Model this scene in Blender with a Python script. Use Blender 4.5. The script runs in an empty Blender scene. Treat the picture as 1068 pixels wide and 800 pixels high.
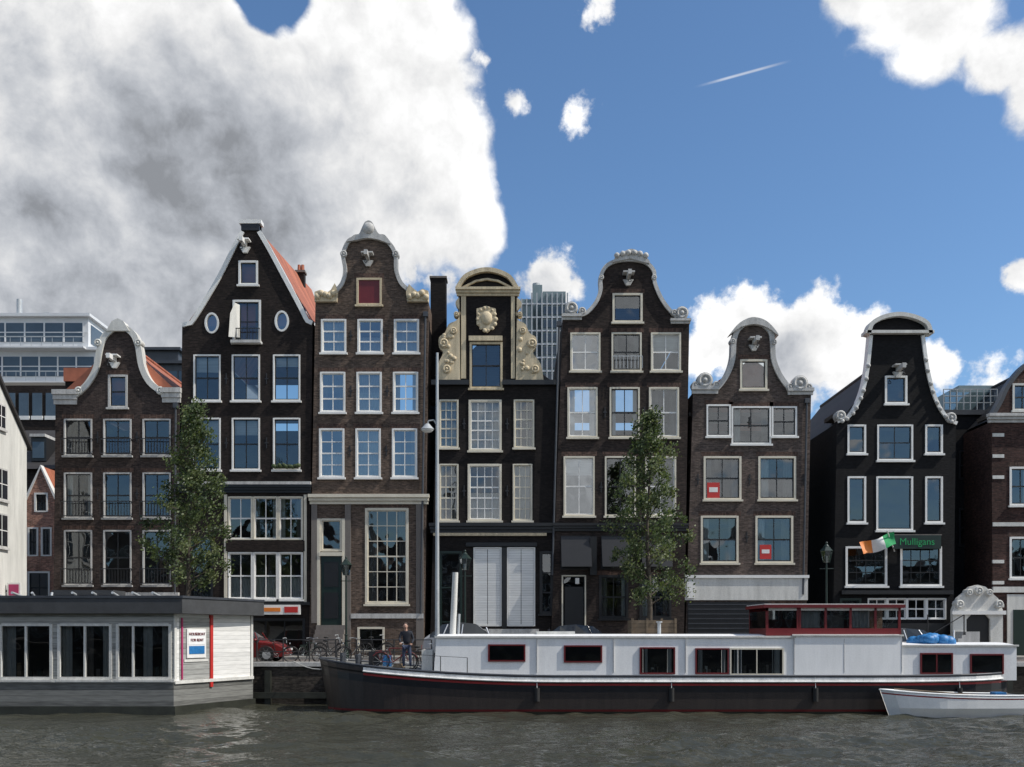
import bpy, bmesh, math, random
import numpy as np
from mathutils import Vector, noise as mnoise
from mathutils.geometry import tessellate_polygon
random.seed(7)
CAMZ=3.0; HOR=660.0
def X(p,D=50.0): return (p-534.0)*D/1000.0
def Z(p,D=50.0): return CAMZ+(HOR-p)*D/1000.0
STREET=1.7; FY=50.0
scene=bpy.context.scene
# ------------------------------------------------------------------ materials
def newmat(n):
    m=bpy.data.materials.new(n); m.use_nodes=True
    nt=m.node_tree; b=nt.nodes['Principled BSDF']; return m,nt,b
def N(nt,t,**k):
    n=nt.nodes.new(t)
    for a,v in k.items(): setattr(n,a,v)
    return n
def paint(name,col,rough=.6,var=.25,scale=2.0,bump=.0,fine=25,metal=0,streak=False):
    m,nt,b=newmat(name); L=nt.links
    tc=N(nt,'ShaderNodeTexCoord')
    mp=N(nt,'ShaderNodeMapping'); L.new(tc.outputs['Object'],mp.inputs[0])
    if streak: mp.inputs['Scale'].default_value=(2.5,2.5,.35)
    n1=N(nt,'ShaderNodeTexNoise'); n1.inputs['Scale'].default_value=scale; n1.inputs['Detail'].default_value=5; n1.inputs['Roughness'].default_value=.65
    L.new(mp.outputs[0],n1.inputs['Vector'])
    n2=N(nt,'ShaderNodeTexNoise'); n2.inputs['Scale'].default_value=fine; n2.inputs['Detail'].default_value=1
    L.new(tc.outputs['Object'],n2.inputs['Vector'])
    mx=N(nt,'ShaderNodeMath',operation='MULTIPLY_ADD'); mx.inputs[1].default_value=.65; L.new(n1.outputs[0],mx.inputs[0])
    m3=N(nt,'ShaderNodeMath',operation='MULTIPLY'); m3.inputs[1].default_value=.35; L.new(n2.outputs[0],m3.inputs[0]); L.new(m3.outputs[0],mx.inputs[2])
    r=N(nt,'ShaderNodeValToRGB'); r.color_ramp.elements[0].position=.3; r.color_ramp.elements[1].position=.68
    r.color_ramp.elements[0].color=(*[c*(1-var) for c in col],1); r.color_ramp.elements[1].color=(*[min(1,c*(1+var*.5)) for c in col],1)
    L.new(mx.outputs[0],r.inputs[0]); L.new(r.outputs[0],b.inputs['Base Color'])
    b.inputs['Roughness'].default_value=rough; b.inputs['Metallic'].default_value=metal
    if bump>0:
        bp=N(nt,'ShaderNodeBump'); bp.inputs['Strength'].default_value=bump; bp.inputs['Distance'].default_value=.03
        L.new(mx.outputs[0],bp.inputs['Height']); L.new(bp.outputs[0],b.inputs['Normal'])
    return m
def brick(name,col,mortar,contrast=.35,bw=.22,bh=.07,stain=.4,rough=.85):
    m,nt,b=newmat(name); L=nt.links
    tc=N(nt,'ShaderNodeTexCoord'); sp=N(nt,'ShaderNodeSeparateXYZ'); L.new(tc.outputs['Object'],sp.inputs[0])
    ad=N(nt,'ShaderNodeMath',operation='ADD'); L.new(sp.outputs[0],ad.inputs[0]); L.new(sp.outputs[1],ad.inputs[1])
    cb=N(nt,'ShaderNodeCombineXYZ'); L.new(ad.outputs[0],cb.inputs[0]); L.new(sp.outputs[2],cb.inputs[1])
    bt=N(nt,'ShaderNodeTexBrick'); L.new(cb.outputs[0],bt.inputs['Vector'])
    bt.inputs['Scale'].default_value=1; bt.inputs['Brick Width'].default_value=bw; bt.inputs['Row Height'].default_value=bh
    bt.inputs['Mortar Size'].default_value=.008; bt.inputs['Bias'].default_value=-.1
    bt.inputs['Color1'].default_value=(*[c*(1-contrast) for c in col],1); bt.inputs['Color2'].default_value=(*[c*(1+contrast) for c in col],1)
    bt.inputs['Mortar'].default_value=(*mortar,1)
    n=N(nt,'ShaderNodeTexNoise'); n.inputs['Scale'].default_value=.55; n.inputs['Detail'].default_value=6; n.inputs['Roughness'].default_value=.7
    L.new(tc.outputs['Object'],n.inputs['Vector'])
    r=N(nt,'ShaderNodeMapRange'); r.inputs[1].default_value=.3; r.inputs[2].default_value=.7; r.inputs[3].default_value=1-stain; r.inputs[4].default_value=1+stain
    L.new(n.outputs[0],r.inputs[0])
    mp=N(nt,'ShaderNodeMapping'); mp.inputs['Scale'].default_value=(5,14,1); L.new(cb.outputs[0],mp.inputs[0])
    n2=N(nt,'ShaderNodeTexNoise'); n2.inputs['Scale'].default_value=1; n2.inputs['Detail'].default_value=2; L.new(mp.outputs[0],n2.inputs['Vector'])
    r2=N(nt,'ShaderNodeMapRange'); r2.inputs[1].default_value=.3; r2.inputs[2].default_value=.7; r2.inputs[3].default_value=.65; r2.inputs[4].default_value=1.4
    L.new(n2.outputs[0],r2.inputs[0])
    mm=N(nt,'ShaderNodeMath',operation='MULTIPLY'); L.new(r.outputs[0],mm.inputs[0]); L.new(r2.outputs[0],mm.inputs[1])
    vm=N(nt,'ShaderNodeVectorMath',operation='SCALE'); L.new(bt.outputs[0],vm.inputs[0]); L.new(mm.outputs[0],vm.inputs['Scale'])
    L.new(vm.outputs[0],b.inputs['Base Color']); b.inputs['Roughness'].default_value=rough; b.inputs['Specular IOR Level'].default_value=.25
    bp=N(nt,'ShaderNodeBump'); bp.inputs['Strength'].default_value=.4; bp.inputs['Distance'].default_value=.01
    L.new(mm.outputs[0],bp.inputs['Height']); L.new(bp.outputs[0],b.inputs['Normal'])
    return m
def planks(name,col,step=.16,axis=2,var=.3,rough=.7,gap=.25):
    m,nt,b=newmat(name); L=nt.links
    tc=N(nt,'ShaderNodeTexCoord'); sp=N(nt,'ShaderNodeSeparateXYZ'); L.new(tc.outputs['Object'],sp.inputs[0])
    dv=N(nt,'ShaderNodeMath',operation='DIVIDE'); dv.inputs[1].default_value=step; L.new(sp.outputs[axis],dv.inputs[0])
    fr=N(nt,'ShaderNodeMath',operation='FRACT'); L.new(dv.outputs[0],fr.inputs[0])
    fl=N(nt,'ShaderNodeMath',operation='FLOOR'); L.new(dv.outputs[0],fl.inputs[0])
    wn=N(nt,'ShaderNodeTexWhiteNoise'); wn.noise_dimensions='1D'; L.new(fl.outputs[0],wn.inputs['W'])
    mp=N(nt,'ShaderNodeMapping'); s=[3,3,3]; s[axis]=30; mp.inputs['Scale'].default_value=s; L.new(tc.outputs['Object'],mp.inputs[0])
    n=N(nt,'ShaderNodeTexNoise'); n.inputs['Scale'].default_value=.6; n.inputs['Detail'].default_value=5; L.new(mp.outputs[0],n.inputs['Vector'])
    a=N(nt,'ShaderNodeMath',operation='MULTIPLY_ADD'); a.inputs[1].default_value=.35; L.new(wn.outputs[0],a.inputs[0]); L.new(n.outputs[0],a.inputs[2])
    r=N(nt,'ShaderNodeMapRange'); r.inputs[1].default_value=.35; r.inputs[2].default_value=.9; r.inputs[3].default_value=1-var; r.inputs[4].default_value=1.1
    L.new(a.outputs[0],r.inputs[0])
    g=N(nt,'ShaderNodeMapRange'); g.inputs[1].default_value=0; g.inputs[2].default_value=.12; g.inputs[3].default_value=gap; g.inputs[4].default_value=1; L.new(fr.outputs[0],g.inputs[0])
    mm=N(nt,'ShaderNodeMath',operation='MULTIPLY'); L.new(r.outputs[0],mm.inputs[0]); L.new(g.outputs[0],mm.inputs[1])
    vm=N(nt,'ShaderNodeVectorMath',operation='SCALE'); vm.inputs[0].default_value=col; L.new(mm.outputs[0],vm.inputs['Scale'])
    L.new(vm.outputs[0],b.inputs['Base Color']); b.inputs['Roughness'].default_value=rough
    bp=N(nt,'ShaderNodeBump'); bp.inputs['Strength'].default_value=.6; bp.inputs['Distance'].default_value=.02
    L.new(fr.outputs[0],bp.inputs['Height']); L.new(bp.outputs[0],b.inputs['Normal'])
    return m
def glassmat(name,base=.22,tint=(.75,.8,.8)):
    m=bpy.data.materials.new(name); m.use_nodes=True; nt=m.node_tree; L=nt.links; nt.nodes.clear()
    o=N(nt,'ShaderNodeOutputMaterial'); mx=N(nt,'ShaderNodeMixShader'); t=N(nt,'ShaderNodeBsdfTransparent'); g=N(nt,'ShaderNodeBsdfGlossy')
    t.inputs[0].default_value=(*tint,1); g.inputs['Roughness'].default_value=.02; g.inputs[0].default_value=(.9,.95,1,1)
    fr=N(nt,'ShaderNodeFresnel'); fr.inputs[0].default_value=1.5
    ad=N(nt,'ShaderNodeMath',operation='ADD'); ad.use_clamp=True; ad.inputs[1].default_value=base; L.new(fr.outputs[0],ad.inputs[0])
    tc=N(nt,'ShaderNodeTexCoord'); n=N(nt,'ShaderNodeTexNoise'); n.inputs['Scale'].default_value=1.1; n.inputs['Detail'].default_value=1; L.new(tc.outputs['Object'],n.inputs['Vector'])
    bp=N(nt,'ShaderNodeBump'); bp.inputs['Strength'].default_value=.3; bp.inputs['Distance'].default_value=.04; L.new(n.outputs[0],bp.inputs['Height'])
    L.new(bp.outputs[0],g.inputs['Normal'])
    L.new(ad.outputs[0],mx.inputs[0]); L.new(t.outputs[0],mx.inputs[1]); L.new(g.outputs[0],mx.inputs[2]); L.new(mx.outputs[0],o.inputs[0])
    return m
M={}
M['b1']=brick('brick_brown',(.043,.03,.026),(.05,.042,.038))
M['b2']=brick('brick_darkbrown',(.021,.0145,.0125),(.02,.017,.015))
M['b3']=brick('brick_lightbrown',(.1,.069,.052),(.11,.09,.075))
M['b4']=brick('brick_black',(.0125,.0095,.009),(.013,.011,.01))
M['b5']=brick('brick_umber',(.033,.023,.0195),(.03,.025,.022))
M['b6']=brick('brick_greybrown',(.08,.058,.05),(.1,.085,.072))
M['b7']=brick('brick_tarred',(.008,.0075,.0085),(.008,.008,.008),contrast=.2)
M['b8']=brick('brick_red',(.055,.026,.021),(.05,.04,.036))
M['lintel']=brick('brick_lintel',(.085,.05,.038),(.06,.05,.045),bw=.07,bh=.3)
M['pink']=brick('brick_pink',(.36,.17,.12),(.33,.27,.22))
M['quaybrick']=brick('quay_brick',(.04,.034,.029),(.04,.036,.03),stain=.6)
M['tile']=planks('roof_tile_red',(.4,.13,.07),step=.28,axis=1,var=.45)
M['tiledark']=planks('roof_tile_dark',(.035,.032,.032),step=.3,axis=2,var=.4)
M['white']=paint('white_paint',(.76,.75,.72),.5,.16,1.5)
M['cream']=paint('cream_paint',(.64,.59,.48),.55,.2,1.5)
M['stone']=paint('sandstone',(.6,.5,.34),.8,.45,1.8,.5,streak=True)
M['greystone']=paint('grey_stone',(.5,.49,.47),.8,.42,1.5,.5,streak=True)
M['plaster']=paint('grey_plaster',(.17,.15,.135),.8,.3,1.2,.2,streak=True)
M['offwhite']=paint('weathered_white',(.62,.61,.57),.7,.3,1.2,.1,streak=True)
M['black']=paint('black_paint',(.012,.012,.013),.4,.3)
M['dgreen']=paint('dark_green_paint',(.01,.024,.018),.35,.3)
M['iron']=paint('iron',(.02,.02,.022),.5,.3)
M['steel']=paint('galvanised_steel',(.42,.44,.45),.45,.2,metal=.2)
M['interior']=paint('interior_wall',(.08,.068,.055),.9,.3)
M['curtain']=paint('curtain_cloth',(.55,.55,.53),.9,.2)
M['drape']=paint('drape_cloth',(.2,.18,.16),.9,.3)
M['blind']=planks('blind_slats',(.66,.66,.64),step=.09,axis=2,var=.1,gap=.55)
M['shutter']=planks('shutter_louvres',(.76,.76,.74),step=.13,axis=2,var=.08,gap=.25)
M['glass']=glassmat('window_glass',.09)
M['glassb']=glassmat('window_glass_bright',.22)
M['glassd']=glassmat('boat_glass',.03,(.6,.63,.63))
M['maroon']=paint('maroon_paint',(.14,.011,.014),.4,.3)
M['stripe']=paint('hull_red_stripe',(.32,.02,.02),.45,.3)
M['red']=paint('red_paint',(.5,.03,.025),.45,.2)
M['orange']=paint('orange_paint',(.75,.22,.03),.5,.2)
M['green']=paint('flag_green',(.02,.3,.1),.8,.2)
M['blue']=paint('blue_tarp',(.02,.17,.42),.5,.4,4,.5)
M['magenta']=paint('magenta_paint',(.4,.03,.12),.5,.2)
M['hullblack']=paint('hull_black',(.014,.014,.017),.32,.5,1.2,.15,streak=True)
M['hullrust']=paint('hull_rusty_black',(.03,.022,.019),.5,.6,1.6,.2,streak=True)
M['hullwhite']=paint('hull_white',(.76,.76,.74),.45,.3,1.6,.08,streak=True)
M['hullgrey']=paint('hull_grey',(.05,.055,.065),.45,.4)
M['cabin']=paint('cabin_white',(.84,.84,.83),.42,.15,.9,.05,streak=True)
M['deck']=paint('deck_grey',(.14,.14,.13),.8,.35)
M['roofgrey']=paint('roof_grey',(.05,.052,.055),.75,.4)
M['hbwall']=planks('houseboat_planks',(.36,.36,.34),step=.2,axis=2,var=.5)
M['hbside']=planks('houseboat_clapboard',(.76,.75,.72),step=.17,axis=2,var=.2,gap=.45)
M['hbhull']=planks('houseboat_hull',(.2,.2,.185),step=.22,axis=2,var=.55)
M['algae']=paint('wet_hull',(.03,.032,.024),.5,.6,2,.3)
M['wood']=planks('wood_slats',(.22,.16,.1),step=.2,axis=2,var=.4)
M['bark']=paint('bark',(.075,.062,.048),.95,.5,6,.8)
M['tyre']=paint('rubber',(.02,.02,.02),.85,.2)
M['skin']=paint('skin',(.5,.3,.22),.55,.1)
M['hair']=paint('hair',(.04,.025,.018),.8,.3)
M['jacket']=paint('jacket_cloth',(.02,.023,.032),.9,.3)
M['jeans']=paint('jeans_cloth',(.04,.055,.1),.9,.3)
M['carsilver']=paint('car_silver',(.5,.51,.53),.25,.05,metal=.5)
M['carblack']=paint('car_black',(.02,.02,.024),.2,.05)
M['carred']=paint('car_red',(.14,.014,.014),.25,.05)
M['modwhite']=paint('panel_white',(.66,.67,.68),.5,.1)
M['modgreen']=paint('panel_greygreen',(.2,.26,.27),.4,.25)
M['winblue']=paint('office_glass',(.08,.11,.14),.12,.3,.5)
def leafmat(name,col):
    m,nt,b=newmat(name); b.inputs['Base Color'].default_value=(*col,1); b.inputs['Roughness'].default_value=.6
    L=nt.links; tr=N(nt,'ShaderNodeBsdfTranslucent'); tr.inputs[0].default_value=(col[0]*1.6,col[1]*1.6,col[2]*.9,1)
    mx=N(nt,'ShaderNodeMixShader'); mx.inputs[0].default_value=.33
    L.new(b.outputs[0],mx.inputs[1]); L.new(tr.outputs[0],mx.inputs[2]); L.new(mx.outputs[0],nt.nodes['Material Output'].inputs[0]); return m
LEAF=[leafmat('leaf_a',(.062,.092,.032)),leafmat('leaf_b',(.095,.128,.048)),leafmat('leaf_c',(.034,.056,.022)),leafmat('leaf_d',(.14,.165,.075))]
# ------------------------------------------------------------------ mesh builder
class MB:
    def __init__(s): s.v=[]; s.f=[]; s.m=[]; s.mats=[]; s.sm=[]
    def mi(s,m):
        if isinstance(m,str): m=M[m]
        if m not in s.mats: s.mats.append(m)
        return s.mats.index(m)
    def face(s,pts,m,smooth=False):
        i=len(s.v); s.v.extend([tuple(p) for p in pts]); s.f.append(tuple(range(i,i+len(pts)))); s.m.append(s.mi(m)); s.sm.append(smooth)
    def mesh(s,vs,fs,m,smooth=False):
        i=len(s.v); s.v.extend([tuple(p) for p in vs]); k=s.mi(m)
        for f in fs: s.f.append(tuple(a+i for a in f)); s.m.append(k); s.sm.append(smooth)
    def box(s,x0,x1,y0,y1,z0,z1,m,sx=0):
        if x0>x1:x0,x1=x1,x0
        if z0>z1:z0,z1=z1,z0
        v=[(x0,y0,z0),(x1,y0,z0),(x1,y1,z0),(x0,y1,z0),(x0+sx,y0,z1),(x1+sx,y0,z1),(x1+sx,y1,z1),(x0+sx,y1,z1)]
        s.mesh(v,[(0,1,5,4),(1,2,6,5),(2,3,7,6),(3,0,4,7),(4,5,6,7),(3,2,1,0)],m)
    def tube(s,p0,p1,r0,r1=None,n=8,m='iron',cap=True):
        r1=r0 if r1 is None else r1
        p0=Vector(p0);p1=Vector(p1);d=(p1-p0)
        if d.length<1e-6:return
        d.normalize(); a=d.orthogonal().normalized(); b=d.cross(a)
        v=[];f=[]
        for k in range(n):
            t=2*math.pi*k/n; o=a*math.cos(t)+b*math.sin(t); v.append(p0+o*r0); v.append(p1+o*r1)
        for k in range(n):
            j=(k+1)%n; f.append((2*k,2*j,2*j+1,2*k+1))
        s.mesh(v,f,m,True)
        if cap: s.face([v[2*k] for k in range(n)][::-1],m); s.face([v[2*k+1] for k in range(n)],m)
    def path(s,pts,r,m='iron',n=6):
        for a,b in zip(pts[:-1],pts[1:]): s.tube(a,b,r,r,n,m)
    def ring(s,c,R,r,axis,m,n=20,k=6,squash=1):
        c=Vector(c); ax=Vector(axis).normalized(); a=ax.orthogonal().normalized(); b=ax.cross(a)
        v=[];f=[]
        for i in range(n):
            t=2*math.pi*i/n; o=a*math.cos(t)+b*math.sin(t)
            for j in range(k):
                q=2*math.pi*j/k; v.append(c+o*(R+r*math.cos(q))+ax*(r*math.sin(q)*squash))
        for i in range(n):
            for j in range(k): f.append((i*k+j,((i+1)%n)*k+j,((i+1)%n)*k+(j+1)%k,i*k+(j+1)%k))
        s.mesh(v,f,m,True)
    def ball(s,c,r,m,sc=(1,1,1),n=10,k=7):
        v=[];f=[]
        for i in range(k+1):
            ph=math.pi*i/k
            for j in range(n):
                t=2*math.pi*j/n; v.append((c[0]+r*sc[0]*math.sin(ph)*math.cos(t),c[1]+r*sc[1]*math.sin(ph)*math.sin(t),c[2]+r*sc[2]*math.cos(ph)))
        for i in range(k):
            for j in range(n): f.append((i*n+j,i*n+(j+1)%n,(i+1)*n+(j+1)%n,(i+1)*n+j))
        s.mesh(v,f,m,True)
    def prism(s,poly,y0,y1,m):
        tri=tessellate_polygon([[Vector((a,b,0)) for a,b in poly]]); n=len(poly)
        v=[(a,y0,b) for a,b in poly]+[(a,y1,b) for a,b in poly]
        f=[tuple(t) for t in tri]+[tuple(n+i for i in t) for t in tri]+[(i,(i+1)%n,n+(i+1)%n,n+i) for i in range(n)]
        s.mesh(v,f,m)
    def obj(s,name,parent=None):
        me=bpy.data.meshes.new(name); me.from_pydata(s.v,[],s.f)
        for m in s.mats: me.materials.append(m)
        me.polygons.foreach_set('material_index',s.m); me.polygons.foreach_set('use_smooth',s.sm); me.update()
        o=bpy.data.objects.new(name,me); scene.collection.objects.link(o)
        if parent: o.parent=parent
        return o
def empty(name):
    e=bpy.data.objects.new(name,None); scene.collection.objects.link(e); return e
def smooth(pts,n=5):
    P=[pts[0]]+list(pts)+[pts[-1]]; out=[]
    for i in range(1,len(P)-2):
        a,b,c,d=P[i-1],P[i],P[i+1],P[i+2]
        for k in range(n):
            t=k/n
            out.append(tuple(.5*((2*b[j])+(-a[j]+c[j])*t+(2*a[j]-5*b[j]+4*c[j]-d[j])*t*t+(-a[j]+3*b[j]-3*c[j]+d[j])*t**3) for j in range(2)))
    out.append(tuple(pts[-1])); return out
def px(pts,D=50): return [(X(a,D),Z(b,D)) for a,b in pts]
def band(mb,pts,w,y0,y1,m,out=.05):
    n=len(pts); A=[];B=[]
    for i,p in enumerate(pts):
        a=pts[max(0,i-1)]; b=pts[min(n-1,i+1)]
        d=Vector((b[0]-a[0],b[1]-a[1]));
        if d.length<1e-6: d=Vector((1,0))
        d.normalize(); nrm=(-d.y,d.x)
        A.append((p[0]+nrm[0]*out,p[1]+nrm[1]*out)); B.append((p[0]-nrm[0]*w,p[1]-nrm[1]*w))
    v=[]
    for a,b in zip(A,B): v+= [(a[0],y0,a[1]),(b[0],y0,b[1]),(a[0],y1,a[1]),(b[0],y1,b[1])]
    f=[]
    for i in range(n-1):
        q=4*i; r=q+4; f+=[(q,r,r+1,q+1),(q+2,r+2,r,q),(q+1,r+1,r+3,q+3)]
    f+=[(0,1,3,2),(4*n-4,4*n-3,4*n-1,4*n-2)]
    mb.mesh(v,f,m)
def volute(mb,x,z,r,Y,m,):
    mb.tube((x,Y-.14,z),(x,Y+.3,z),r,r,14,m)
    mb.ring((x,Y-.14,z),r*.72,r*.22,(0,1,0),m,14,5)
    mb.ball((x,Y-.16,z),r*.3,m)
def wallpoly(mb,outer,holes,y,m,depth=12,th=.35,reveal=.22,sides=True,base=None):
    loops=[[Vector((a,b,0)) for a,b in outer]]+[[Vector((a,b,0)) for a,b in h] for h in holes]
    flat=[p for l in loops for p in l]
    tri=tessellate_polygon(loops)
    mb.mesh([(p.x,y,p.y) for p in flat],[tuple(t) for t in tri],m)
    n=len(outer)
    for i in range(n):
        a=outer[i]; b=outer[(i+1)%n]
        steep=abs(b[0]-a[0])<.12*abs(b[1]-a[1]) and abs(b[1]-a[1])>4
        dd=depth if (sides and steep) else th
        mb.face([(a[0],y,a[1]),(b[0],y,b[1]),(b[0],y+dd,b[1]),(a[0],y+dd,a[1])],m)
    for h in holes:
        k=len(h)
        for i in range(k):
            a=h[i]; b=h[(i+1)%k]
            mb.face([(a[0],y,a[1]),(b[0],y,b[1]),(b[0],y+reveal,b[1]),(a[0],y+reveal,a[1])],m)
def drape(mb,x0,x1,z0,z1,y,m='curtain'):
    n=max(3,int((x1-x0)/.07)); v=[];f=[]
    for i in range(n+1):
        xx=x0+(x1-x0)*i/n; yy=y+(.025 if i%2 else -.025)+random.uniform(-.01,.01)
        v+=[(xx,yy,z0),(xx,yy,z1)]
    f=[(2*i,2*i+2,2*i+3,2*i+1) for i in range(n)]
    mb.mesh(v,f,m)
def mid_x(a,b): return (a+b)/2
class House:
    def __init__(s,name,y,wall,lintel=False):
        s.e=empty(name); s.y=y; s.wm=wall; s.W=MB(); s.w=MB(); s.t=MB(); s.r=MB(); s.holes=[]; s.lin=lintel
    def win(s,x0,y0,x1,y1,cols=2,rows=2,fr='white',sash=None,cur=None,sill=True,cw=.1,glass='glass',pedi=False,rail=True,bars=.022,D=None):
        Y=s.y; D=Y if D is None else D
        a,b=X(x0,D),X(x1,D); c,d=Z(y1,D),Z(y0,D); sash=sash or fr
        s.holes.append([(a,c),(b,c),(b,d),(a,d)])
        w=s.w
        if s.lin and sill: s.t.box(a-.12,b+.12,Y-.006,Y+.002,d+.012,d+.24,'lintel')
        f0,f1=Y-.035,Y+.13
        w.box(a-.01,a+cw,f0,f1,c,d,fr); w.box(b-cw,b+.01,f0,f1,c,d,fr)
        w.box(a+cw,b-cw,f0+.004,f1,d-cw,d+.01,fr); w.box(a+cw,b-cw,f0+.004,f1,c-.01,c+cw*.8,fr)
        ia,ib,ic,id_=a+cw,b-cw,c+cw*.8,d-cw
        sw=.045; g0,g1=Y+.05,Y+.1
        w.box(ia,ia+sw,g0,g1,ic,id_,sash); w.box(ib-sw,ib,g0,g1,ic,id_,sash)
        w.box(ia+sw,ib-sw,g0+.002,g1,ic,ic+sw*1.3,sash); w.box(ia+sw,ib-sw,g0+.002,g1,id_-sw,id_,sash)
        for i in range(1,cols):
            xx=ia+(ib-ia)*i/cols; w.box(xx-bars,xx+bars,g0+.008,g1-.01,ic+sw,id_-sw,sash)
        for j in range(1,rows):
            zz=ic+(id_-ic)*j/rows; t=bars*1.7 if (rail and abs(j-rows/2)<.6) else bars
            w.box(ia+sw,ib-sw,g0+.004,g1-.006,zz-t,zz+t,sash)
        mid=(ic+id_)/2
        tl=random.uniform(-.02,.02)
        w.mesh([(ia,Y+.085+tl,ic),(ib,Y+.085,ic),(ib,Y+.085-tl,mid),(ia,Y+.085,mid)],[(0,1,2,3)],glass)
        tl=random.uniform(-.02,.02)
        w.mesh([(ia,Y+.086,mid),(ib,Y+.086-tl,mid),(ib,Y+.086,id_),(ia,Y+.086+tl,id_)],[(0,1,2,3)],glass)
        cy=Y+.24; wd=ib-ia
        if cur=='full': drape(w,ia-.1,ib+.1,ic,id_+.05,cy)
        elif cur=='side':
            k=random.uniform(.16,.3); drape(w,ia-.05,ia+wd*k,ic,id_+.05,cy,random.choice(['curtain','drape'])); drape(w,ib-wd*random.uniform(.16,.3),ib+.05,ic,id_+.05,cy,random.choice(['curtain','drape']))
        elif cur=='low': drape(w,ia-.1,ib+.1,ic,ic+(id_-ic)*.5,cy)
        elif cur=='top': w.box(ia-.05,ib+.05,cy,cy+.02,id_-(id_-ic)*random.uniform(.2,.5),id_+.05,'blind')
        elif cur=='shutter':
            w.box(ia+.02,mid_x(ia,ib)-.015,Y+.01,Y+.045,ic+.02,id_-.02,'shutter'); w.box(mid_x(ia,ib)+.015,ib-.02,Y+.01,Y+.045,ic+.02,id_-.02,'shutter')
        if sill: w.box(a-.08,b+.08,Y-.13,Y+.06,c-.11,c-.012,fr if sill==True else sill)
    def oval(s,cx,cy,rx,rz):
        Y=s.y; n=20; c=(X(cx,Y),Z(cy,Y)); rx*=Y/1000; rz*=Y/1000
        P=[(c[0]+rx*math.cos(2*math.pi*i/n),c[1]+rz*math.sin(2*math.pi*i/n)) for i in range(n)]
        s.holes.append(P); Q=[(c[0]+(rx-.1)*math.cos(2*math.pi*i/n),c[1]+(rz-.1)*math.sin(2*math.pi*i/n)) for i in range(n)]
        for i in range(n):
            j=(i+1)%n
            s.w.mesh([(P[i][0],Y-.04,P[i][1]),(P[j][0],Y-.04,P[j][1]),(Q[j][0],Y-.04,Q[j][1]),(Q[i][0],Y-.04,Q[i][1]),(Q[j][0],Y+.1,Q[j][1]),(Q[i][0],Y+.1,Q[i][1]),(P[i][0],Y+.1,P[i][1]),(P[j][0],Y+.1,P[j][1])],[(0,1,2,3),(3,2,4,5),(0,1,7,6)],'white')
        s.w.face([(q[0],Y+.07,q[1]) for q in Q],'glassb')
    def hoist(s,x,y,m='white'):
        Y=s.y; a=X(x,Y); c=Z(y,Y)
        s.t.box(a-.09,a+.09,Y-.9,Y+.05,c,c+.24,m); s.t.box(a-.3,a+.3,Y-.5,Y+.02,c+.24,c+.31,m)
        s.t.prism([(a-.28,c-.02),(a-.1,c-.32),(a+.1,c-.32),(a+.28,c-.02)],Y-.14,Y+.02,m)
        s.t.tube((a,Y-.8,c),(a,Y-.8,c-.25),.02,m='iron')
        s.t.ring((a,Y-.8,c-.32),.07,.02,(0,1,0),'iron',10,5)
    def cornice(s,x0,x1,y0,y1,m,proj=.22,steps=3):
        Y=s.y; z0,z1=Z(y1,Y),Z(y0,Y)
        for i in range(steps):
            p=proj*(i+1)/steps; s.t.box(X(x0,Y)-p*.3,X(x1,Y)+p*.3,Y-p,Y+.05,z0+(z1-z0)*i/steps+.001,z0+(z1-z0)*(i+1)/steps,m)
    def bx(s,x0,y0,x1,y1,m,p0=.05,p1=.05):
        Y=s.y; s.t.box(X(x0,Y),X(x1,Y),Y-p0,Y+p1,Z(y1,Y),Z(y0,Y),m)
    def pipe(s,x,y0,y1,x2=None,m='hullgrey'):
        Y=s.y; x2=x if x2 is None else x2; s.t.tube((X(x,Y),Y-.1,Z(y0,Y)),(X(x2,Y),Y-.1,Z(y1,Y)),.055,.055,8,m); s.t.box(X(x,Y)-.12,X(x,Y)+.12,Y-.2,Y,Z(y0,Y)-.05,Z(y0,Y)+.2,m)
    def anchors(s,pts):
        for x,y in pts:
            a=X(x,s.y); c=Z(y,s.y); s.t.box(a-.025,a+.025,s.y-.03,s.y,c-.28,c+.28,'iron'); s.t.box(a-.09,a+.09,s.y-.035,s.y,c-.03,c+.03,'iron')
    def roof(s,x0,x1,ysh,xr,yr,m='tiledark',depth=12):
        Y=s.y+.3; a,b=X(x0),X(x1); z=Z(ysh); r=(X(xr),Z(yr))
        s.r.mesh([(a,Y,z),(r[0],Y,r[1]),(b,Y,z),(a,Y+depth,z),(r[0],Y+depth,r[1]),(b,Y+depth,z)],[(0,1,4,3),(1,2,5,4),(0,2,1),(3,4,5)],m)
        s.r.tube((r[0],Y,r[1]),(r[0],Y+depth,r[1]),.12,.12,8,m)
    def chimney(s,x,ytop,D,w=.9,m=None,h=2.5):
        a=X(x,D); c=Z(ytop,D); m=m or s.wm
        s.r.box(a-w/2,a+w/2,D,D+w,c-h,c,m); s.r.box(a-w/2-.06,a+w/2+.06,D-.06,D+w+.06,c-.002,c+.12,'plaster')
        for k in (-.22,.22): s.r.tube((a+k*w,D+w/2,c+.12),(a+k*w,D+w/2,c+.5),.11,.09,8,'tile')
    def finish(s,outer,depth=12):
        P=px(outer,s.y); wallpoly(s.W,P,s.holes,s.y,s.wm,depth=depth)
        a=min(p[0] for p in P)+.3; b=max(p[0] for p in P)-.3
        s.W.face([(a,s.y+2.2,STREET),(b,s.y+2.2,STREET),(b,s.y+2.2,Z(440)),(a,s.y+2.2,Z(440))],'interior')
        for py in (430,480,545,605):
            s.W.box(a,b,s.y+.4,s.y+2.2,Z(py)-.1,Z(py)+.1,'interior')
        s.W.obj('walls',s.e); s.w.obj('windows',s.e); s.t.obj('trim',s.e); s.r.obj('roof',s.e)
GB=690
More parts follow.
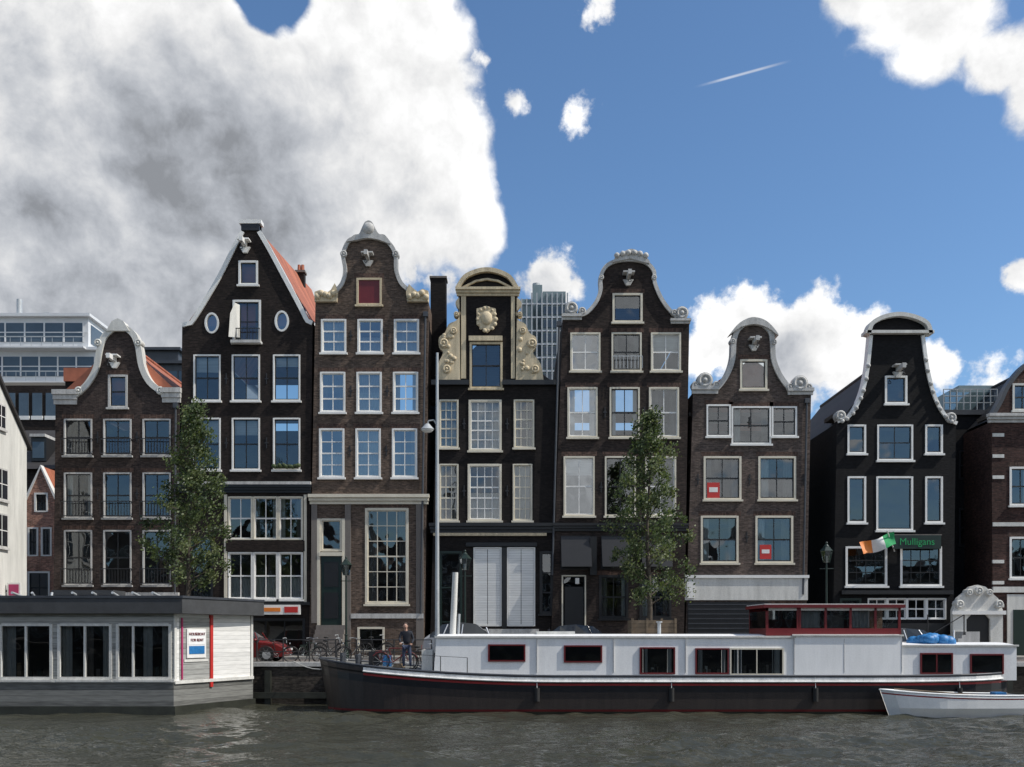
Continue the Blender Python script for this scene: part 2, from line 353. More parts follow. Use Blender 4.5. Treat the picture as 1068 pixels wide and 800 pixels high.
# ------------------------------------------------------------------ HOUSE 1
h=House('brick_house',50.0,'b1',True)
g=smooth([(78,411),(90,400),(99,384),(103,364),(109,349),(124,339),(139,346),(146,360),(150,382),(158,398),(172,409)])
outer=[(55,GB),(58,411)]+g+[(187,408),(185,GB)]
band(h.t,px(g),.24,h.y-.12,h.y+.38,'offwhite',.06)
for x,y,r in [(83,408,.22),(168,408,.22),(103,358,.2),(145,358,.2)]: volute(h.t,X(x),Z(y),r,h.y,'offwhite')
h.t.prism(px([(112,346),(118,336),(124,333),(130,336),(136,346)]),h.y-.18,h.y+.4,'offwhite')
h.cornice(57,80,407,422,'greystone'); h.cornice(170,188,405,420,'greystone')
h.win(113,391,133,425,1,2,'greystone','black'); h.hoist(120,378)
for y0,y1 in ((437,475),(493,540),(553,610)):
    for x0 in (67,108,149):
        h.win(x0,y0,x0+29,y1,2,2,'greystone','black',cur=random.choice([None,'side',None]),cw=.07)
        a,b=X(x0-1),X(x0+30); zb=Z(y1-1); zt=zb+.75
        h.t.box(a,b,h.y-.32,h.y-.29,zt,zt+.04,'iron'); h.t.box(a,b,h.y-.32,h.y-.29,zb,zb+.04,'iron')
        for k in range(11): xx=a+(b-a)*k/10; h.t.box(xx-.01,xx+.01,h.y-.315,h.y-.295,zb,zt,'iron')
        for xx in (a,b): h.t.box(xx-.02,xx+.02,h.y-.32,h.y,zt,zt+.04,'iron'); h.t.box(xx-.02,xx+.02,h.y-.32,h.y,zb,zb+.04,'iron')
h.cornice(55,186,618,625,'greystone',.15,2)
h.win(66,632,96,678,2,2,'greystone','black'); h.win(150,632,180,678,2,2,'greystone','black')
h.win(110,630,136,688,1,2,'greystone','dgreen',sill=False)
h.anchors([(102,456),(143,456),(102,515),(143,515)])
h.roof(59,187,411,124,352,'tile',9)
h.pipe(184,425,620,183); h.finish(outer)
# ------------------------------------------------------------------ HOUSE 2
h=House('brick_house',50.05,'b2',False)
gl=smooth([(199,336),(211,317),(228,288),(243,258),(252,241)],4); gr=smooth([(271,241),(282,260),(297,288),(313,318),(321,334)],4)
outer=[(186,GB),(190,338)]+gl+[(252,232),(271,232)]+gr+[(326,336),(322,GB)]
band(h.t,px([(190,338)]+gl),.16,h.y-.1,h.y+.38,'white',.06); band(h.t,px(gr+[(326,336)]),.16,h.y-.1,h.y+.38,'white',.06)
h.bx(250,230,273,234,'white',.14,.4); h.bx(252,234,271,241,'black',.1,.36)
h.win(249,272,269,297,1,1,'white','black'); h.hoist(256,258)
h.win(243,313,272,357,2,2,'white','black',cur='side',rail=False)
h.bx(242,356,273,359,'greystone',.3)
h.t.mesh([(X(250),h.y-.04,Z(318)),(X(250),h.y-.04,Z(352)),(X(241),h.y-.5,Z(354)),(X(243),h.y-.55,Z(330)),(X(247),h.y-.4,Z(318))],[(0,1,2,3,4)],'offwhite')
for k in range(9):
    xx=X(243)+k*(X(272)-X(243))/8; h.t.box(xx-.01,xx+.01,h.y-.25,h.y-.23,Z(356),Z(344),'iron')
h.t.box(X(243),X(272),h.y-.26,h.y-.22,Z(344),Z(344)+.04,'iron')
h.oval(221,337,7.5,11); h.oval(294,335,7.5,11)
for y0,y1 in ((370,418),(436,490)):
    for x0,x1 in ((202,230),(242,271),(285,313)): h.win(x0,y0,x1,y1,2,2,'white','black',cur=random.choice(['side','side','top',None]),cw=.07)
for k in range(14): h.t.ball((X(286)+k*.1,h.y-.2,Z(487)+random.uniform(-.05,.1)),.11,LEAF[k%3])
h.cornice(187,324,506,514,'black',.28); h.bx(187,503,325,506,'greystone',.3)
for i in range(3):
    a=238+i*26.2; h.win(a,518,a+25.5,563,2,2,'cream','white',cur='side' if i else None,cw=.07,sill=False)
    h.win(a,576,a+25.5,625,2,2,'white','white',cur='low',cw=.07)
h.bx(236,564,318,575,'b2',.08); h.bx(234,516,237,628,'cream',.06); h.bx(317,516,320,628,'cream',.06)
h.win(196,560,222,686,2,3,'black','black',sill=False)
h.bx(272,631,314,641,'white',.3); h.bx(276,634,294,638,'orange',.32); h.bx(298,633,312,639,'red',.32)
h.bx(230,628,324,631,'black',.2)
h.win(236,645,318,684,4,1,'black','black',cur=None,cw=.1,sill=False)
h.roof(191,326,338,262,236,'tile')
h.r.mesh([(X(278,51.2),51.2,Z(249,51.2)),(X(326,50.5),50.5,Z(337,50.5)),(X(338,56),56,Z(336,56)),(X(325,57),57,Z(302,57))],[(0,1,2,3)],'tile')
h.chimney(313,284,55,.45,h=3)
h.anchors([(236,395),(278,395),(236,462),(278,462)]); h.finish(outer)
# ------------------------------------------------------------------ HOUSE 3
h=House('brick_house',49.95,'b3',True)
g=smooth([(346,314),(350,305),(357,296),(360,283),(358,266),(364,252),(374,249),(384,247),(395,249),(406,254),(413,266),(414,283),(419,296),(427,304),(431,314)])
outer=[(322,GB),(329,315)]+g+[(447,315),(442,GB)]
band(h.t,px(g[4:-4]),.12,h.y-.12,h.y+.38,'greystone',.08)
h.t.prism(px(smooth([(362,254),(370,247),(375,246),(378,240),(381,234),(385,232),(389,234),(392,240),(396,246),(402,247),(408,256),(396,252),(384,250),(373,252)],3)),h.y-.2,h.y+.4,'greystone')
h.t.ball((X(385),h.y-.2,Z(240)),.3,'greystone',(1,.6,1))
for x,y,r in [(359,266,.18),(413,266,.18)]: volute(h.t,X(x),Z(y),r,h.y,'greystone')
for sx in (-1,1):
    pts=[(329,316),(329,306),(335,304),(340,308),(346,304),(350,297),(353,306),(352,316)] if sx<0 else [(425,316),(424,306),(427,298),(431,302),(436,306),(441,303),(447,305),(447,316)]
    h.t.prism(px(pts),h.y-.2,h.y+.35,'stone')
    for q in range(5): h.t.ball((X((332 if sx<0 else 428)+q*4.2),h.y-.22,Z(309+random.uniform(-2,3))),.16,'stone')
h.hoist(384,272,'greystone')
h.win(372,290,398,318,2,1,'stone','maroon',sill=True)
h.bx(374,292,396,316,'maroon',-.03,.08)
for (y0,y1,o) in ((333,368,0),(388,430,-1),(447,498,-2)):
    for x0 in (335,373,411): h.win(x0+o,y0,x0+o+26,y1,2,3 if y1-y0<45 else 4,'white','white',cur=random.choice(['full','full','low','side']),cw=.08,glass='glassb')
h.anchors([(366,408),(404,408),(365,470),(403,470),(366,350),(404,350)])
h.cornice(324,446,516,526,'cream',.3)
h.bx(325,526,331,650,'plaster',.08); h.bx(360,526,366,680,'plaster',.08); h.bx(434,526,442,680,'plaster',.08)
h.win(381,530,426,630,4,6,'cream','cream',cur='side',cw=.12)
h.win(334,541,357,575,1,1,'cream','cream',sill=False); h.bx(333,576,358,580,'cream',.12)
h.bx(335,580,356,652,'dgreen',.02,.1); h.bx(338,586,353,612,'black',.05); h.bx(338,618,353,645,'black',.05)
h.bx(331,541,334,655,'cream',.08); h.bx(357,541,360,655,'cream',.08)
h.win(373,654,401,680,2,1,'cream','black',sill=False); h.bx(366,640,442,645,'greystone',.1)
for k in range(7): h.t.box(X(331),X(361),h.y-.3*(k+1),h.y-.3*k-.002,STREET,Z(652)-.24*k,'plaster')
h.roof(329,446,320,386,285,'tiledark')
h.pipe(444,330,640,439); h.finish(outer)
# ------------------------------------------------------------------ HOUSE 4
h=House('brick_house',50.1,'b4')
arch=smooth([(476,301),(484,289),(496,283),(508,281),(520,283),(532,289),(540,301)],4)
outer=[(448,GB),(456,397),(478,397),(478,301)]+arch[2:-2]+[(540,301),(540,397),(583,397),(580,GB)]
band(h.t,px(arch),.16,h.y-.25,h.y+.38,'stone',.06)
band(h.t,px([(482,299),(496,292),(508,290),(520,292),(534,299)]),.1,h.y-.12,h.y+.02,'stone',0)
h.cornice(477,541,301,309,'stone',.3)
L4=smooth([(479,310),(475,316),(480,326),(476,334),(468,338),(464,347),(458,352),(458,362),(462,368),(457,380),(457,397)],4)+[(480,397)]
R4=smooth([(539,310),(544,316),(538,326),(541,334),(548,338),(552,347),(559,352),(559,362),(556,368),(564,380),(567,397)],4)+[(538,397)]
h.t.prism(px(L4),h.y-.1,h.y+.3,'stone'); h.t.prism(px(R4),h.y-.1,h.y+.3,'stone')
for x,y,r in [(463,358,.25),(555,358,.25),(473,345,.18),(545,345,.18),(466,385,.22),(558,385,.22),(476,328,.14),(542,328,.14)]: volute(h.t,X(x),Z(y),r,h.y-.04,'stone')
for i in range(26):
    sx=random.choice([0,1]); t=random.random(); xx=(462+t*14) if not sx else (556-t*14); yy=random.uniform(348,392); h.t.ball((X(xx),h.y-.11,Z(yy)),random.uniform(.07,.14),'stone',(1,.7,1),8,5)
h.bx(481,309,486,395,'stone',.06); h.bx(533,309,537,395,'stone',.06)
h.t.prism(px([(497,322),(507,319),(517,322),(518,338),(508,347),(497,338)]),h.y-.12,h.y+.02,'stone'); h.t.ball((X(507.5),h.y-.14,Z(332)),.3,'stone',(1,.4,1.2))
for k in range(14): t=k*.449; h.t.ball((X(507.5)+.48*math.cos(t),h.y-.12,Z(333)+.6*math.sin(t)),random.uniform(.07,.12),'stone',(1,.6,1),8,5)
h.bx(489,351,524,356,'stone',.15); h.win(490,357,524,405,2,2,'stone','black')
h.bx(450,397,489,402,'black',.2); h.bx(524,397,583,402,'black',.2)
h.win(458,417,478,467,3,5,'cream','cream',cur='full',cw=.06); h.win(489,417,523,470,4,5,'cream','white',cur='full',cw=.1,glass='glass'); h.win(536,417,557,467,3,5,'cream','cream',cur='side',cw=.06)
h.win(458,484,478,543,3,5,'cream','cream',cur='side',cw=.06); h.win(488,484,523,543,4,5,'cream','white',cur='low',cw=.1,glass='glass'); h.win(535,484,555,543,3,5,'cream','cream',cur='full',cw=.06)
h.cornice(450,580,546,556,'black',.35); h.bx(452,556,570,559,'stone',.12)
h.bx(486,566,560,570,'black',.1)
for x0 in (494,529): h.win(x0,571,x0+29,653,1,1,'white','white',cur='shutter',cw=.05,sill=False)
h.bx(523.5,571,528.5,655,'black',.06)
h.win(458,575,482,686,1,3,'dgreen','dgreen',sill=False); h.win(563,575,577,640,1,3,'black','black')
h.bx(486,656,562,664,'greystone',.08)
h.anchors([(484,442),(529,442),(484,512),(529,512)])
h.roof(457,582,400,509,345,'tiledark')
h.r.box(X(449,52),X(465,52),52,52.8,Z(420,52),Z(290,52),'b4'); h.r.box(X(448,52),X(466,52),51.95,52.85,Z(290,52),Z(288,52),'plaster')
h.finish(outer)
# ------------------------------------------------------------------ HOUSE 5
h=House('brick_house',49.9,'b5',True)
g=smooth([(602,330),(612,326),(621,316),(626,303),(626,290),(631,279),(641,273),(657,271),(673,274),(682,283),(683,295),(689,310),(697,322),(706,331)])
outer=[(574,GB),(587,331)]+g+[(719,333),(713,GB)]
band(h.t,px(g,h.y),.11,h.y-.12,h.y+.38,'greystone',.08)
h.t.prism(px(smooth([(638,275),(643,268),(650,264),(658,261),(666,264),(673,269),(677,276),(657,271)],3),h.y),h.y-.2,h.y+.4,'greystone')
for q in range(6): h.t.ball((X(643+q*6,h.y),h.y-.2,Z(268-3*math.sin(q/5*math.pi),h.y)),.15,'greystone')
for x,y,r in [(627,290,.14),(682,290,.14),(596,322,.34),(711,327,.34),(607,325,.2),(703,327,.18)]: volute(h.t,X(x,h.y),Z(y,h.y),r,h.y,'greystone')
h.cornice(587,606,328,334,'greystone',.2,2); h.cornice(700,719,333,338,'greystone',.2,2)
h.hoist(655,292,'greystone')
h.win(639,306,670,336,1,1,'cream','black')
W5=[(347,387,(595,638,679),31),(404,456,(592,636,677),31),(476,538,(588,631,673),32)]
for y0,y1,xs,w in W5:
    for i,x0 in enumerate(xs): h.win(x0,y0,x0+w,y1,2,2,'cream','white' if i!=1 else 'black',cur=random.choice(['side','side','top',None]),cw=.08,glass='glassb' if i==0 else 'glass')
h.t.box(X(638),X(669),h.y-.3,h.y-.27,Z(374),Z(374)+.04,'steel')
for k in range(9): xx=X(638)+k*1.55/8; h.t.box(xx-.012,xx+.012,h.y-.3,h.y-.28,Z(386),Z(374),'steel')
h.anchors([(631,430),(672,430),(627,508),(668,508)])
h.cornice(578,716,546,554,'black',.25)
for x0 in (585,627,668):
    h.win(x0,559,x0+31,594,2,1,'black','black',sill=False); h.t.mesh([(X(x0),h.y-.05,Z(560)),(X(x0+31),h.y-.05,Z(560)),(X(x0+31),h.y-.7,Z(592)),(X(x0),h.y-.7,Z(592))],[(0,1,2,3)],'black')
h.win(586,600,611,680,1,2,'cream','black',sill=False,cw=.06); h.bx(589,612,608,684,'black',-.02,.05)
h.win(625,600,655,645,2,2,'black','black',cur='side'); h.win(667,600,700,645,2,2,'black','black',cur='side')
h.bx(600,603,604,609,'white',.1); h.bx(615,560,622,600,'black',.3)
h.pipe(583,340,600,576)
h.roof(589,717,335,656,300,'tiledark'); h.finish(outer)
# ------------------------------------------------------------------ HOUSE 6
h=House('brick_house',50.05,'b6',True)
g=smooth([(744,407),(752,398),(759,386),(763,372),(764,356),(768,344),(777,336),(786,334),(796,337),(805,346),(807,358),(808,374),(813,388),(820,399),(828,408)])
outer=[(714,GB),(723,409)]+g+[(846,410),(840,GB)]
band(h.t,px(g),.2,h.y-.12,h.y+.38,'greystone',.06)
h.t.prism(px(smooth([(760,350),(768,340),(777,334),(786,332),(797,335),(806,343),(811,351),(800,343),(786,339),(772,342)],3)),h.y-.25,h.y+.4,'greystone')
for x,y,r in [(735,397,.42),(834,400,.42),(725,402,.2),(843,404,.2),(747,402,.22),(824,404,.22),(764,356,.15),(807,357,.15)]: volute(h.t,X(x),Z(y),r,h.y,'greystone')
h.cornice(722,748,403,411,'greystone',.2,2); h.cornice(822,847,405,412,'greystone',.2,2)
h.hoist(786,360,'greystone'); h.win(772,375,800,406,1,1,'cream','black')
h.win(737,422,762,455,2,2,'white','black',cw=.08); h.win(763,424,804,463,2,2,'white','black',cur='side',cw=.08); h.win(805,424,831,455,2,2,'white','black',cw=.08)
for y0,y1,o in ((476,521,0),(538,587,-3)):
    for x0 in (734,791): h.win(x0+o,y0,x0+o+39,y1,2,2,'cream','black',cur='side',cw=.1)
h.t.box(X(738),X(751),h.y+.04,h.y+.045,Z(519),Z(503),'red'); h.t.box(X(740),X(749),h.y+.034,h.y+.039,Z(513),Z(508),'white'); h.t.box(X(793),X(805),h.y+.04,h.y+.045,Z(583),Z(568),'red'); h.t.box(X(795),X(803),h.y+.034,h.y+.039,Z(577),Z(573),'white')
h.anchors([(782,440),(728,500),(782,500),(838,500),(779,560)])
h.bx(714,603,842,626,'offwhite',.1); h.bx(714,600,843,603,'white',.18)
h.bx(716,606,724,624,'white',.14); h.bx(717,628,801,688,'black',.06)
for k in range(12): h.bx(717.5,630+k*5,800.5,630.8+k*5,'hullgrey',.09)
h.win(806,630,834,665,2,2,'white','black')
h.win(812,608,832,622,1,1,'white','black',sill=False)
h.pipe(841,420,620,837)
h.roof(725,844,412,786,372,'tile'); h.finish(outer)
# ------------------------------------------------------------------ HOUSE 7
h=House('brick_house',50.0,'b7')
gl=smooth([(873,439),(884,434),(893,421),(900,402),(904,380),(907,350)]); gr=smooth([(963,350),(967,380),(972,403),(979,422),(988,435),(998,441)])
arch=smooth([(903,349),(907,338),(919,331),(936,328),(953,331),(966,338),(970,349)])
outer=[(868,GB),(873,441)]+gl+arch[3:-3]+gr+[(997,443),(994,GB)]
band(h.t,px(gl),.14,h.y-.1,h.y+.38,'white',.04); band(h.t,px(gr),.14,h.y-.1,h.y+.38,'white',.04)
band(h.t,px(arch),.17,h.y-.3,h.y+.4,'offwhite',.04)
h.bx(901,346,972,349,'offwhite',.3,.4)
for q in range(8):
    t=q/7; i=int(t*(len(gl)-8))+2; x,y=gl[i]; h.t.ball((X(x)+.05,h.y-.12,Z(y)-.1),.11,'greystone')
    i=int(t*(len(gr)-8))+4; x,y=gr[i]; h.t.ball((X(x)-.05,h.y-.12,Z(y)-.1),.11,'greystone')
volute(h.t,X(876),Z(434),.28,h.y,'greystone'); volute(h.t,X(991),Z(436),.28,h.y,'greystone')
h.hoist(936,388,'greystone'); h.win(923,392,946,421,1,1,'white','black')
for y0,y1 in ((443,473),(497,545)):
    h.win(884,y0,903,y1,1,1,'white','black',cw=.09,bars=.01); h.win(965,y0,983,y1,1,1,'white','black',cw=.09)
h.win(915,443,952,480,2,2,'white','black',cw=.08,bars=.015); h.win(914,497,952,553,1,1,'white','black',cw=.09)
h.win(882,570,925,611,4,3,'white','black',cw=.1,bars=.014); h.win(939,570,982,611,4,3,'white','black',cw=.1,bars=.014)
h.bx(876,616,992,620,'black',.3)
for i in range(4): h.win(905+i*20.5,624,925+i*20.5,646,2,2,'white','white',cw=.05,sill=False)
h.win(876,624,898,686,1,3,'dgreen','dgreen',sill=False)
h.bx(902,650,990,686,'black',.06)
h.roof(875,996,441,936,366,'tiledark'); h.finish(outer)
# flag & sign
e=empty('irish_flag'); b=MB(); b.tube((X(933,49.9),49.9,Z(575,49.9)),(X(925,48.6),48.6,Z(553,48.6)),.03,m='white')
P0=Vector((X(930,49.2),49.2,Z(556,49.2)))
for s_,mm in enumerate(('green','white','orange')):
    vs=[];fs=[]
    for i in range(5):
        for j in range(7):
            u=(s_*4+i)/12; v=j/6
            vs.append((P0.x-u*1.75+v*.15, P0.y-.3+.12*math.sin(u*9+v*2), P0.z-u*.55-v*.62+.06*math.sin(u*7+1)))
    for i in range(4):
        for j in range(6): fs.append((i*7+j,(i+1)*7+j,(i+1)*7+j+1,i*7+j+1))
    b.mesh(vs,fs,mm,True)
b.obj('cloth',e)
def text(s,x,y,z,size,mat,parent,rot=(math.pi/2,0,0)):
    c=bpy.data.curves.new('lettering','FONT'); c.body=s; c.size=size; c.extrude=.01; c.materials.append(M[mat]); c.align_x='CENTER'; c.align_y='CENTER'
    o=bpy.data.objects.new('lettering',c); scene.collection.objects.link(o); o.location=(x,y,z); o.rotation_euler=rot; o.parent=parent
e=empty('pub_sign'); b=MB(); b.box(X(929),X(978),49.6,49.7,Z(573),Z(559),'dgreen'); b.box(X(928),X(979),49.62,49.72,Z(559),Z(558),'plaster')
for q in (932,974): b.box(X(q)-.03,X(q)+.03,49.7,50.0,Z(570),Z(560),'iron')
b.obj('board',e); text('Mulligans',X(953),49.585,Z(566),.5,'green',e)
# ------------------------------------------------------------------ HOUSE between + 8
h=House('brick_house',53.0,'b7')
D=53.0
outer=[(985,700),(985,430),(1040,430),(1040,700)]
for x0 in (1000,1018):
    h.win(x0,470,x0+13,500,1,2,'black','black',sill=False); h.win(x0,530,x0+13,570,1,2,'black','black',sill=False)
h.t.box(X(983,D),X(1045,D),D-.15,D+.2,Z(433,D),Z(428,D),'hullgrey')
for k in range(9): xx=X(984+k*7,D); h.t.tube((xx,D,Z(428,D)),(xx,D,Z(406,D)),.03,m='steel')
for yy in (406,413,420): h.t.box(X(984,D),X(1040,D),D-.02,D+.02,Z(yy,D)-.02,Z(yy,D)+.02,'steel')
h.t.box(X(986,D),X(1038,D),D+.03,D+.04,Z(427,D),Z(409,D),'glass')
h.t.box(X(1000,56),X(1040,56),56,60,Z(440,56),Z(402,56),'modgreen')
h.finish(outer)
h=House('brick_house',49.9,'b8',True)
g=smooth([(1034,432),(1041,420),(1048,405),(1058,391),(1068,381),(1080,374),(1096,371)],4); gr=[(1112,374),(1124,381),(1134,391),(1144,405),(1151,420),(1158,432)]
outer=[(1036,GB),(1034,440)]+g+gr+[(1158,440),(1158,GB)]
band(h.t,px(g+gr),.14,h.y-.12,h.y+.38,'hullgrey',.06)
h.cornice(1031,1160,432,441,'greystone',.3)
for yy in (452,474,496,584,606,630): h.bx(1035,yy,1047,yy+3.5,'offwhite',.04)
h.bx(1035,545,1160,549,'offwhite',.08); h.bx(1035,612,1160,618,'offwhite',.1)
for x0 in (1053,1090,1127): h.win(x0,487,x0+24,527,2,2,'white','black',cur='side'); h.win(x0,560,x0+24,603,2,2,'white','black',cur='side')
h.win(1056,400,1078,428,2,2,'offwhite','black')
h.bx(1050,620,1160,690,'offwhite',.06); h.bx(1056,636,1078,688,'dgreen',.09)
h.roof(1037,1156,436,1096,374,'tiledark'); h.finish(outer)
# ornate portal + steps
e=empty('stone_portal'); b=MB(); D=49.3
b.prism(px([(994,690),(994,636),(999,624),(1006,618),(1012,612),(1020,610),(1028,612),(1034,618),(1041,624),(1046,636),(1046,690),(1033,690),(1033,646),(1028,640),(1014,640),(1008,646),(1008,690)],D),D,D+.3,'offwhite')
b.box(X(1008,D),X(1033,D),D+.15,D+.2,STREET,Z(640,D),'black')
for x,y,r in [(1000,630,.22),(1041,630,.22),(1010,618,.18),(1031,618,.18),(1020,616,.22)]: volute(b,X(x,D),Z(y,D),r,D,'offwhite')
b.box(X(992,D),X(1048,D),D-.15,D+.05,Z(641,D),Z(637,D),'white'); b.obj('gateway',e)
e=empty('entrance_steps'); b=MB()
for k in range(8): b.box(X(966+k*4,49),X(1008,49),47.6,49.2,STREET+k*.17,STREET+(k+1)*.17,'greystone')
for q in (968,1006): b.tube((X(q,47.6),47.65,STREET),(X(q,47.6),47.65,STREET+2.2),.03)
b.tube((X(968,47.6),47.65,STREET+1.1),(X(1006,47.6),47.65,STREET+2.2),.025); b.obj('steps',e)
# ------------------------------------------------------------------ LEFT SIDE BUILDINGS
e=empty('white_house'); b=MB(); wx=-24.8; ya,yb,yp=41.9,49.0,45.4; ze=12.55; zp=16.0
b.box(wx-14,wx,ya,yb,STREET-.1,ze,'offwhite')
b.mesh([(wx,ya,ze),(wx,yb,ze),(wx,yp,zp),(wx-14,ya,ze),(wx-14,yb,ze),(wx-14,yp,zp)],[(0,1,2),(3,5,4)],'offwhite')
for (p,q) in (((ya-.25,ze-.2),(yp,zp+.05)),((yb+.25,ze-.2),(yp,zp+.05))):
    b.mesh([(wx+.15,p[0],p[1]),(wx+.15,q[0],q[1]),(wx-14,q[0],q[1]),(wx-14,p[0],p[1]),(wx+.15,p[0],p[1]+.2),(wx+.15,q[0],q[1]+.2),(wx-14,q[0],q[1]+.2),(wx-14,p[0],p[1]+.2)],[(0,1,2,3),(4,5,6,7),(0,1,5,4),(1,2,6,5),(2,3,7,6),(3,0,4,7)],'tiledark')
def sidewin(y0,y1,z0,z1):
    b.box(wx+.002,wx+.05,y0,y1,z0,z1,'greystone'); b.box(wx+.051,wx+.06,y0+.08,y1-.08,z0+.08,z1-.08,'carblack'); b.box(wx+.061,wx+.07,(y0+y1)/2-.02,(y0+y1)/2+.02,z0+.08,z1-.08,'white'); b.box(wx+.061,wx+.069,y0+.08,y1-.08,(z0+z1)/2-.02,(z0+z1)/2+.02,'white'); b.box(wx+.002,wx+.12,y0-.05,y1+.05,z0-.1,z0-.002,'greystone')
for z0,z1 in ((9.45,11.0),(7.15,8.8)): sidewin(45.9,47.1,z0,z1); sidewin(43.2,44.4,z0,z1)
sidewin(46.0,46.9,12.9,14.1) ; b.box(wx+.002,wx+.04,ya,yb,STREET,STREET+2.6,'plaster')
b.box(wx+.1,wx+.75,46.9,46.98,4.75,5.45,'white'); b.box(wx+.18,wx+.67,46.88,46.899,4.83,5.37,'magenta'); b.box(wx,wx+.1,46.93,46.96,5.0,5.1,'iron')
M['carglass']=paint('car_glass',(.03,.035,.04),.08,.1)
b.obj('body',e)
D=58.0
h=House('brick_house',D,'pink')
h.win(36,514,50,534,2,2,'white','black',sill=False); h.win(29,550,40,580,2,2,'white','black',sill=False); h.win(43,550,54,580,2,2,'white','black',sill=False)
h.win(29,596,52,630,2,2,'white','black',sill=False)
P=px([(-10,690),(-10,535),(20,535),(43,486),(66,535),(66,690)],D); wallpoly(h.W,P,h.holes,D,'pink',depth=5)
band(h.t,[P[2],P[3],P[4]],.12,D-.1,D+.3,'white',.05)
r=P[3]; a=P[2]; c=P[4]
h.r.mesh([(a[0],D+.3,a[1]),(r[0],D+.3,r[1]),(c[0],D+.3,c[1]),(a[0],D+5,a[1]),(r[0],D+5,r[1]),(c[0],D+5,c[1])],[(0,1,4,3),(1,2,5,4)],'tile')
h.W.face([(X(-10,D),D+2,STREET),(X(64,D),D+2,STREET),(X(64,D),D+2,Z(537,D)),(X(-10,D),D+2,Z(537,D))],'interior')
h.W.obj('walls',h.e);h.w.obj('windows',h.e);h.t.obj('trim',h.e);h.r.obj('roof',h.e)
D=66.0
e=empty('brick_house'); b=MB(); a,c=X(-60,D),X(120,D)
b.box(a,c,D,D+10,0,Z(490,D),'b2'); b.mesh([(a,D-.4,Z(490,D)),(c,D-.4,Z(490,D)),(c,D+4,Z(436,D)),(a,D+4,Z(436,D)),(a,D+9,Z(490,D)),(c,D+9,Z(490,D))],[(0,1,2,3),(3,2,5,4),(0,3,4),(1,5,2)],'tiledark')
b.box(X(30,D),X(46,D),D+.3,D+3,Z(480,D),Z(455,D),'black'); b.box(X(32,D),X(44,D),D+.24,D+.29,Z(477,D),Z(460,D),'winblue'); b.box(X(30,D),X(46,D),D+.1,D+3,Z(455,D),Z(452,D),'greystone')
b.obj('body',e)
D=72.0
e=empty('brick_house'); b=MB(); b.box(X(-60,D),X(112,D),D,D+8,0,Z(402,D),'b2')
for k in range(12):
    b.box(X(-50+k*14,D),X(-40+k*14,D),D-.05,D,Z(434,D),Z(410,D),'winblue'); b.box(X(-51+k*14,D),X(-39+k*14,D),D-.1,D,Z(438,D),Z(434,D),'white')
b.obj('body',e)
e=empty('brick_house'); b=MB(); D=60.0
b.box(X(68,D),X(104,D),D,D+5,STREET,Z(398,D),'b2'); b.box(X(67,D),X(105,D),D-.1,D+5.1,Z(398,D),Z(384,D),'tile'); b.obj('body',e)
def office(name,D,levels,depth=14,m='modwhite',ww=1.6):
    e=empty(name); b=MB()
    for (x0,y0,x1,y1,glz) in levels:
        a,c=X(x0,D),X(x1,D); z0,z1=Z(y1,D),Z(y0,D)
        b.box(a,c,D,D+depth,z0,z1,m); b.box(a-.3,c+.3,D-.4,D+depth,z1,z1+.25,m)
        if glz:
            g0=z0+(z1-z0)*.22; g1=z0+(z1-z0)*.82; b.box(a+.4,c-.4,D-.04,D-.01,g0,g1,'winblue')
            b.box(c+.01,c+.04,D+.5,D+depth-.5,g0,g1,'winblue')
            n=int((c-a)/ww)
            for k in range(n+1): xx=a+.4+(c-a-.8)*k/max(n,1); b.box(xx-.06,xx+.06,D-.1,D-.042,g0,g1,m)
            b.box(a,c,D-.09,D-.045,(g0+g1)/2-.04,(g0+g1)/2+.04,m)
            b.box(a,c,D-.9,D-.85,z0+(z1-z0)*.28,z0+(z1-z0)*.31,'steel')
            for k in range(2*n): xx=a+(c-a)*k/(2*n); b.box(xx-.02,xx+.02,D-.88,D-.86,z0,z0+(z1-z0)*.3,'steel')
            b.box(a,c,D-.95,D,z0-.15,z0-.005,m)
    return e,b
e,b=office('office_building',84.0,[(-60,366,104,400,True),(-60,331,92,364,True)])
D=84
b.box(X(28,D),X(62,D),D+2,D+6,Z(332,D),Z(322,D),'modwhite'); b.box(X(33,D),X(40,D),D+2,D+4,Z(322,D),Z(318,D),'steel'); b.tube((X(2,D),D+3,Z(331,D)),(X(2,D),D+3,Z(300,D)),.25,m='steel')
b.tube((X(80,D),D+3,Z(331,D)),(X(80,D),D+3,Z(318,D)),.05,m='steel'); b.obj('body',e)
e,b=office('office_building',88.0,[(148,380,240,420,True),(150,366,186,379,False)],m='hullgrey'); b.obj('body',e)
D=72.0; e=empty('office_building'); b=MB()
for (x0,x1,yt,dd) in ((543,556,312,0),(556,566,292,1),(566,590,304,0),(590,600,318,.5)):
    b.box(X(x0,D),X(x1,D),D+dd,D+10+dd,0,Z(yt,D),'modgreen')
for k in range(10):
    xx=X(544+k*5.3,D); b.box(xx-.05,xx+.05,D-.15,D+.001,Z(420,D),Z(312 if k<2 else 306,D),'steel')
for yy in range(318,420,14): b.box(X(543,D),X(600,D),D-.1,D-.005,Z(yy,D),Z(yy-1.5,D),'modwhite'); b.box(X(567,D),X(589,D),D-.06,D-.007,Z(yy+10,D),Z(yy+2,D),'winblue')
b.tube((X(560,D),D+2,Z(293,D)),(X(560,D),D+2,Z(286,D)),.3,m='steel'); b.box(X(570,D),X(582,D),D+1,D+3,Z(305,D),Z(299,D),'steel')
b.obj('body',e)
